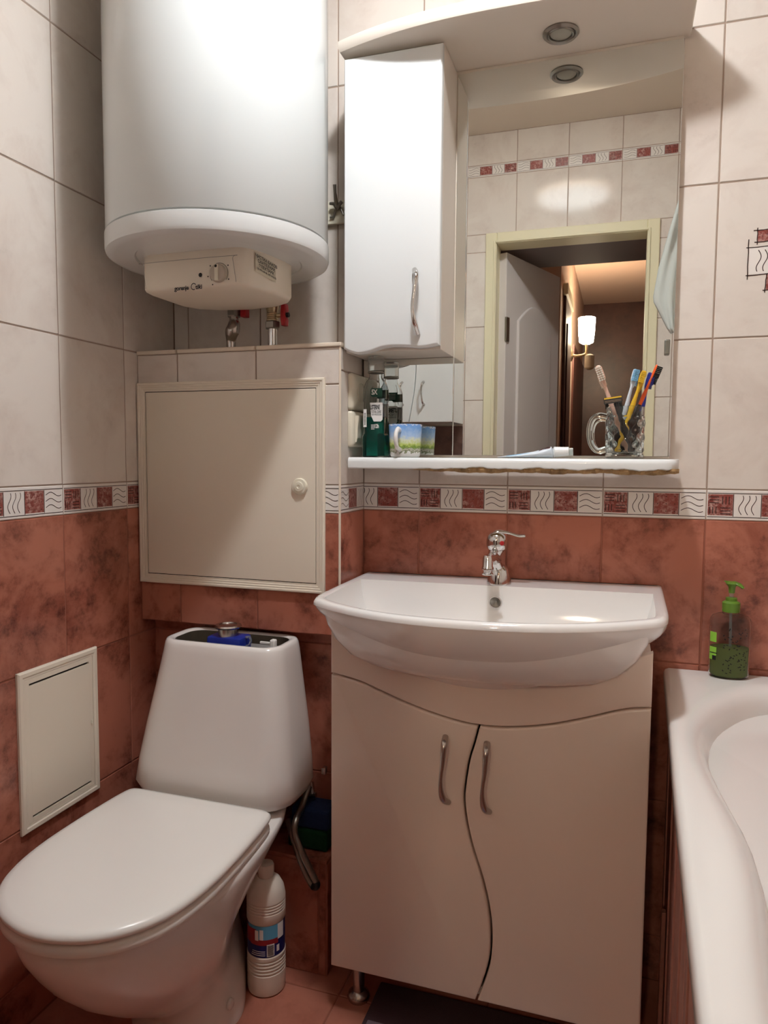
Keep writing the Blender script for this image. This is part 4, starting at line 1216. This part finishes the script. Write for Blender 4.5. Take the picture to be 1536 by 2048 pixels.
lt_ = obj('small_print', merge(*[([(mx-.004, FYM-.0006, ST+.070-.003*i), (mx+.004, FYM-.0006, ST+.070-.003*i), (mx+.004, FYM-.0006, ST+.0712-.003*i), (mx-.004, FYM-.0006, ST+.0712-.003*i)], [(0, 1, 2, 3)]) for i in range(4)]), MT['label_white'], mw)
lt_['kind'] = 'stuff'
BYM = my+.0206
bl_ = obj('label', ([(x, BYM, ST+z) for x, z in lab], [tuple(range(6))]), MT['label_white'], mw)
bt3 = lambda s_, sz, x, z, **k: flat_text(s_, sz, (x, BYM+.0006, ST+z), (-1, 0, 0), (0, 0, 1), 0, **k)
obj('label_text', merge(bt3('LISTERINE', .0135, mx+.0222, .1045, align='LEFT', spacing=.9, xs=.40, bold=.03), bt3('TOTAL CARE', .0082, mx+.0215, .0965, align='LEFT', spacing=.95, xs=.5), bt3('TEETH PROTECTION', .0052, mx+.0205, .0910, align='LEFT', spacing=.95, xs=.5)), MT['ink'], bl_)
bg_ = obj('badge', ([(x, my+.0224, ST+z) for x, z in ((mx-.005, .150), (mx+.0225, .150), (mx+.0225, .131), (mx-.005, .131))], [(0, 1, 2, 3)]), MT['label_green'], mw)
obj('badge_text', merge(*[([(mx-.001, my+.0229, ST+.1345+.0035*i), (mx+.018, my+.0229, ST+.1345+.0035*i), (mx+.018, my+.0229, ST+.1355+.0035*i), (mx-.001, my+.0229, ST+.1355+.0035*i)], [(0, 1, 2, 3)]) for i in range(4)]), MT['label_white'], bg_)['kind'] = 'stuff'

# printed mug: sky over a meadow
gx, gy = .6365, -.078
mgm = mat('mug_print', (1, 1, 1, 1), 0.12)
nt = mgm.node_tree; Lk = nt.links.new; bs = nt.nodes['Principled BSDF']
tc = nt.nodes.new('ShaderNodeTexCoord'); sxz = nt.nodes.new('ShaderNodeSeparateXYZ'); Lk(tc.outputs['Object'], sxz.inputs[0])
rp = nt.nodes.new('ShaderNodeValToRGB')
mr_ = nt.nodes.new('ShaderNodeMapRange'); mr_.inputs['From Min'].default_value = ST; mr_.inputs['From Max'].default_value = ST+.072
Lk(sxz.outputs['Z'], mr_.inputs['Value'])
nz = nt.nodes.new('ShaderNodeTexNoise'); nz.inputs['Scale'].default_value = 160; nz.inputs['Detail'].default_value = 3
Lk(tc.outputs['Object'], nz.inputs['Vector'])
mad = nt.nodes.new('ShaderNodeMath'); mad.operation = 'MULTIPLY_ADD'; mad.inputs[1].default_value = .30; Lk(nz.outputs['Fac'], mad.inputs[0])
sb_ = nt.nodes.new('ShaderNodeMath'); sb_.operation = 'SUBTRACT'; sb_.inputs[1].default_value = .15; Lk(mr_.outputs[0], sb_.inputs[0]); Lk(sb_.outputs[0], mad.inputs[2])
Lk(mad.outputs[0], rp.inputs[0])
el_ = rp.color_ramp.elements
el_[0].position = 0.0; el_[0].color = lin(240, 240, 238); el_[1].position = 1.0; el_[1].color = lin(120, 166, 226)
for p_, c_ in ((.14, (240, 240, 238)), (.16, (96, 110, 60)), (.22, (206, 200, 190)), (.30, (110, 140, 52)), (.40, (196, 212, 120)), (.52, (222, 228, 210)), (.64, (176, 204, 236)), (.90, (120, 166, 226)), (.955, (120, 166, 226)), (.97, (240, 240, 238))):
    e = el_.new(p_); e.color = lin(*c_)
Lk(rp.outputs[0], bs.inputs['Base Color'])
mg = thing('printed_mug', (gx, gy, ST), 'small mug printed with blue sky and meadow beside the mouthwash', 'mug')
obj('cup', lathe((gx, gy, ST), [(.028, .0), (.031, .002), (.033, .006), (.0335, .010), (.0365, .070), (.0362, .0715), (.034, .071), (.031, .010), (.02, .006)], 48), mgm, mg, 50)
ha_ = math.atan2(CAM[1]-gy, CAM[0]-gx)-.36
hv = Vector((math.cos(ha_), math.sin(ha_), 0))
pts = [Vector((gx, gy, ST))+hv*r+Vector((0, 0, z)) for r, z in ((.034, .058), (.046, .060), (.056, .050), (.057, .036), (.050, .022), (.0335, .016))]
obj('handle', tube(smooth_path(pts, 6), .0045, 12, flat=1.2), MT['ceramic'], mg, 60)

# toothpaste tube
tp = thing('toothpaste_tube', (.915, -.085, ST), 'squeezed white and blue toothpaste tube lying on the shelf', 'tube')
R2 = []
for x, hw, hz in ((.842, .018, .0008), (.850, .018, .0014), (.880, .0175, .0035), (.915, .0165, .0065), (.940, .0150, .0105), (.950, .0130, .0115), (.954, .0075, .0075)):
    zc = ST+.0008+hz
    R2.append([(x, -.085+hw*math.cos(a), zc+hz*math.sin(a)) for a in np.linspace(0, 2*math.pi, 21)[:-1]])
bt_ = obj('body', loft(R2), MT['b_pale'], tp, 50)
obj('cap', tube([(.953, -.085, ST+.0125), (.957, -.085, ST+.0125), (.9575, -.085, ST+.013), (.985, -.085, ST+.0145)], [.0075, .0122, .0105, .0088], 20), MT['lacquer_white'], tp, 40)
zt_ = lambda x: ST+.0012+2*np.interp(x, [.842, .88, .915, .94, .95], [.0008, .0035, .0065, .0105, .0115])
obj('stripe', merge(*[([(x0_, -.085-.012, zt_(x0_)-.0005), (x1_, -.085-.010, zt_(x1_)-.0005), (x1_, -.085+.006, zt_(x1_)+.0004), (x0_, -.085+.008, zt_(x0_)+.0004)], [(0, 1, 2, 3)]) for x0_, x1_ in ((.925, .936), (.9365, .948))]), MT['label_crimson'], bt_)
obj('stripe', ([(.86, -.1015, ST+.0035), (.92, -.1005, ST+.0080), (.92, -.096, ST+.0125), (.86, -.097, ST+.0050)], [(0, 1, 2, 3)]), MT['b_sky'], bt_)

# glass mug with cut diamonds
qx, qy = 1.0915, -.078
gm = thing('glass_mug', (qx, qy, ST), 'cut glass mug holding toothbrushes at the right end of the shelf', 'mug')
NA, NZ = 120, 34
rg = []
for i in range(NZ+1):
    z = .002+.100*i/NZ
    row = []
    for j in range(NA):
        a = 2*math.pi*j/NA
        k = 0.0
        if .014 < z < .084:
            u_ = (a*8/math.pi/2*1.0*1.25+z/.028) % 1; w_ = (a*8/math.pi/2*1.25-z/.028) % 1
            k = .0019*(min(u_, 1-u_)+min(w_, 1-w_))*1.5
        r = .0365+(.0375-.0365)*z/.1-.0016+k+(.0015 if z < .009 else 0)
        row.append((qx+r*math.cos(a), qy+r*math.sin(a), ST+z))
    rg.append(row)
inner = [[(qx+r*math.cos(2*math.pi*j/NA), qy+r*math.sin(2*math.pi*j/NA), ST+z) for j in range(NA)] for r, z in ((.0345, .1025), (.0335, .098), (.0325, .02), (.030, .0125), (.015, .0115))]
bot = [[(qx+r*math.cos(2*math.pi*j/NA), qy+r*math.sin(2*math.pi*j/NA), ST+.0005) for j in range(NA)] for r in (.02, .035)]
obj('glass', loft(bot+rg+inner), MT['glass'], gm, 25)
hh = [(qx-.0355, qy, ST+.084), (qx-.050, qy-.002, ST+.086), (qx-.063, qy-.003, ST+.077), (qx-.068, qy-.003, ST+.055), (qx-.064, qy-.003, ST+.030), (qx-.052, qy-.002, ST+.016), (qx-.0355, qy, ST+.020)]
obj('handle', tube(smooth_path(hh, 6), .0058, 14), MT['glass'], gm, 60)

ZIN = ST+.0135


def brush(label, top, bot, side, mh, mb, m2=None, split=.45, hl=.026, width=.0056, bl=.0105):
    """toothbrush from bot (in the mug) to top (head); bristles point along side"""
    top, bot, side = Vector(top), Vector(bot), Vector(side).normalized()
    t = (top-bot).normalized()
    side = (side-t*side.dot(t)).normalized()
    L2 = (top-bot).length
    b = thing('toothbrush', bot, label, 'toothbrush', 'toothbrushes in the glass mug')
    at = lambda d: bot+t*d
    sw = split*L2
    low = obj('handle', tube([at(0), at(.006), at(sw*.6), at(sw)], [.003, .0048, .0055, .0045], 12, flat=.8, up=side), MT[m2 or mh], b, 60)
    obj('neck', tube([at(sw), at(sw+.02), at(L2-hl-.02), at(L2-hl-.004)], [.0045, .005, .0032, .0026], 12, flat=.8, up=side), MT[mh], b, 60)
    hd__ = obj('head', tube([at(L2-hl-.006), at(L2-hl), at(L2-hl+.006), at(L2-.006), at(L2-.001), at(L2)], [.0026, .0045, width, width, .0042, .001], 14, flat=.36, up=side), MT[mh], b, 60)
    w = t.cross(side)
    parts = []
    for i in range(7):
        for j in range(3):
            c = at(L2-hl+.003+i*(hl-.005)/6.4)+w*(j-1)*.0032*width/.0056+side*.0015
            u_ = [t*.0014+w*.0013, -t*.0014+w*.0013, -t*.0014-w*.0013, t*.0014-w*.0013]
            parts.append(loft([[c+k for k in u_], [c+side*bl+k for k in u_]]))
    obj('bristles', merge(*parts), MT[mb], hd__)['kind'] = 'stuff'
    return b


fl = lambda x, y: (x, y, ZIN)
camdir = (Vector(CAM)-Vector((qx, qy, 1.25))); camdir.z = 0
brush('white toothbrush with pale pink neck leaning left in the glass mug', PX('y', -.088, 1195, 731), (1.100, -.070, ZIN), camdir+Vector((-.3, 0, .3)), 'b_pink', 'b_white', width=.0070, hl=.033, bl=.009)
brush('yellow toothbrush in front at the right of the glass mug', PX('y', -.090, 1289, 741), (1.078, -.084, ZIN), camdir+Vector((.1, 0, .2)), 'b_yellow', 'b_yellow')
brush('orange toothbrush with black grip and dark bristles, rightmost in the mug', PX('y', -.083, 1314, 729), (1.083, -.066, ZIN), (1, .25, -.2), 'b_orange', 'black_plastic', 'black_plastic', .55)
brush('clear toothbrush with pale blue bristles behind the yellow one', PX('y', -.060, 1272, 738), (1.074, -.064, ZIN), camdir+Vector((.6, 0, .1)), 'b_pale', 'b_sky', 'black_plastic', .4)
brush('dark blue toothbrush behind the yellow and the orange ones', PX('y', -.056, 1301, 745), (1.106, -.056, ZIN), camdir+Vector((.9, 0, -.3)), 'b_navy', 'b_navy', 'black_plastic', .5)
rz = thing('razor', (1.1, -.09, ZIN), 'black disposable razor with yellow strip leaning in the glass mug', 'razor')
r0, r1 = Vector((1.104, -.095, ZIN)), PX('y', -.095, 1232, 806)
obj('handle', tube([r0, r0+(r1-r0)*.4, r0+(r1-r0)*.85, r1], [.0035, .0055, .0045, .005], 12), MT['black_plastic'], rz, 60)
ax_ = Vector((1, 0, .14)).normalized(); n_ = Vector((0, -1, 0)); u_ = ax_.cross(n_)*-1
hc_ = PX('y', -.099, 1226, 800)
bxp = lambda c, a, b, d: loft([[c+ax_*(sx*a)+u_*(sz*b)+n_*k for sx, sz in ((-1, -1), (1, -1), (1, 1), (-1, 1))] for k in (-d, d)])
hd4 = obj('head', bxp(hc_, .0175, .006, .0035), MT['black_plastic'], rz)
obj('blade', merge(bxp(hc_+n_*.0036-u_*.001, .0155, .0008, .0004), bxp(hc_+n_*.0036-u_*.0035, .0155, .0008, .0004)), MT['chrome'], hd4)
obj('strip', bxp(hc_+n_*.0036+u_*.0042, .0165, .0014, .0005), MT['b_yellow'], hd4)
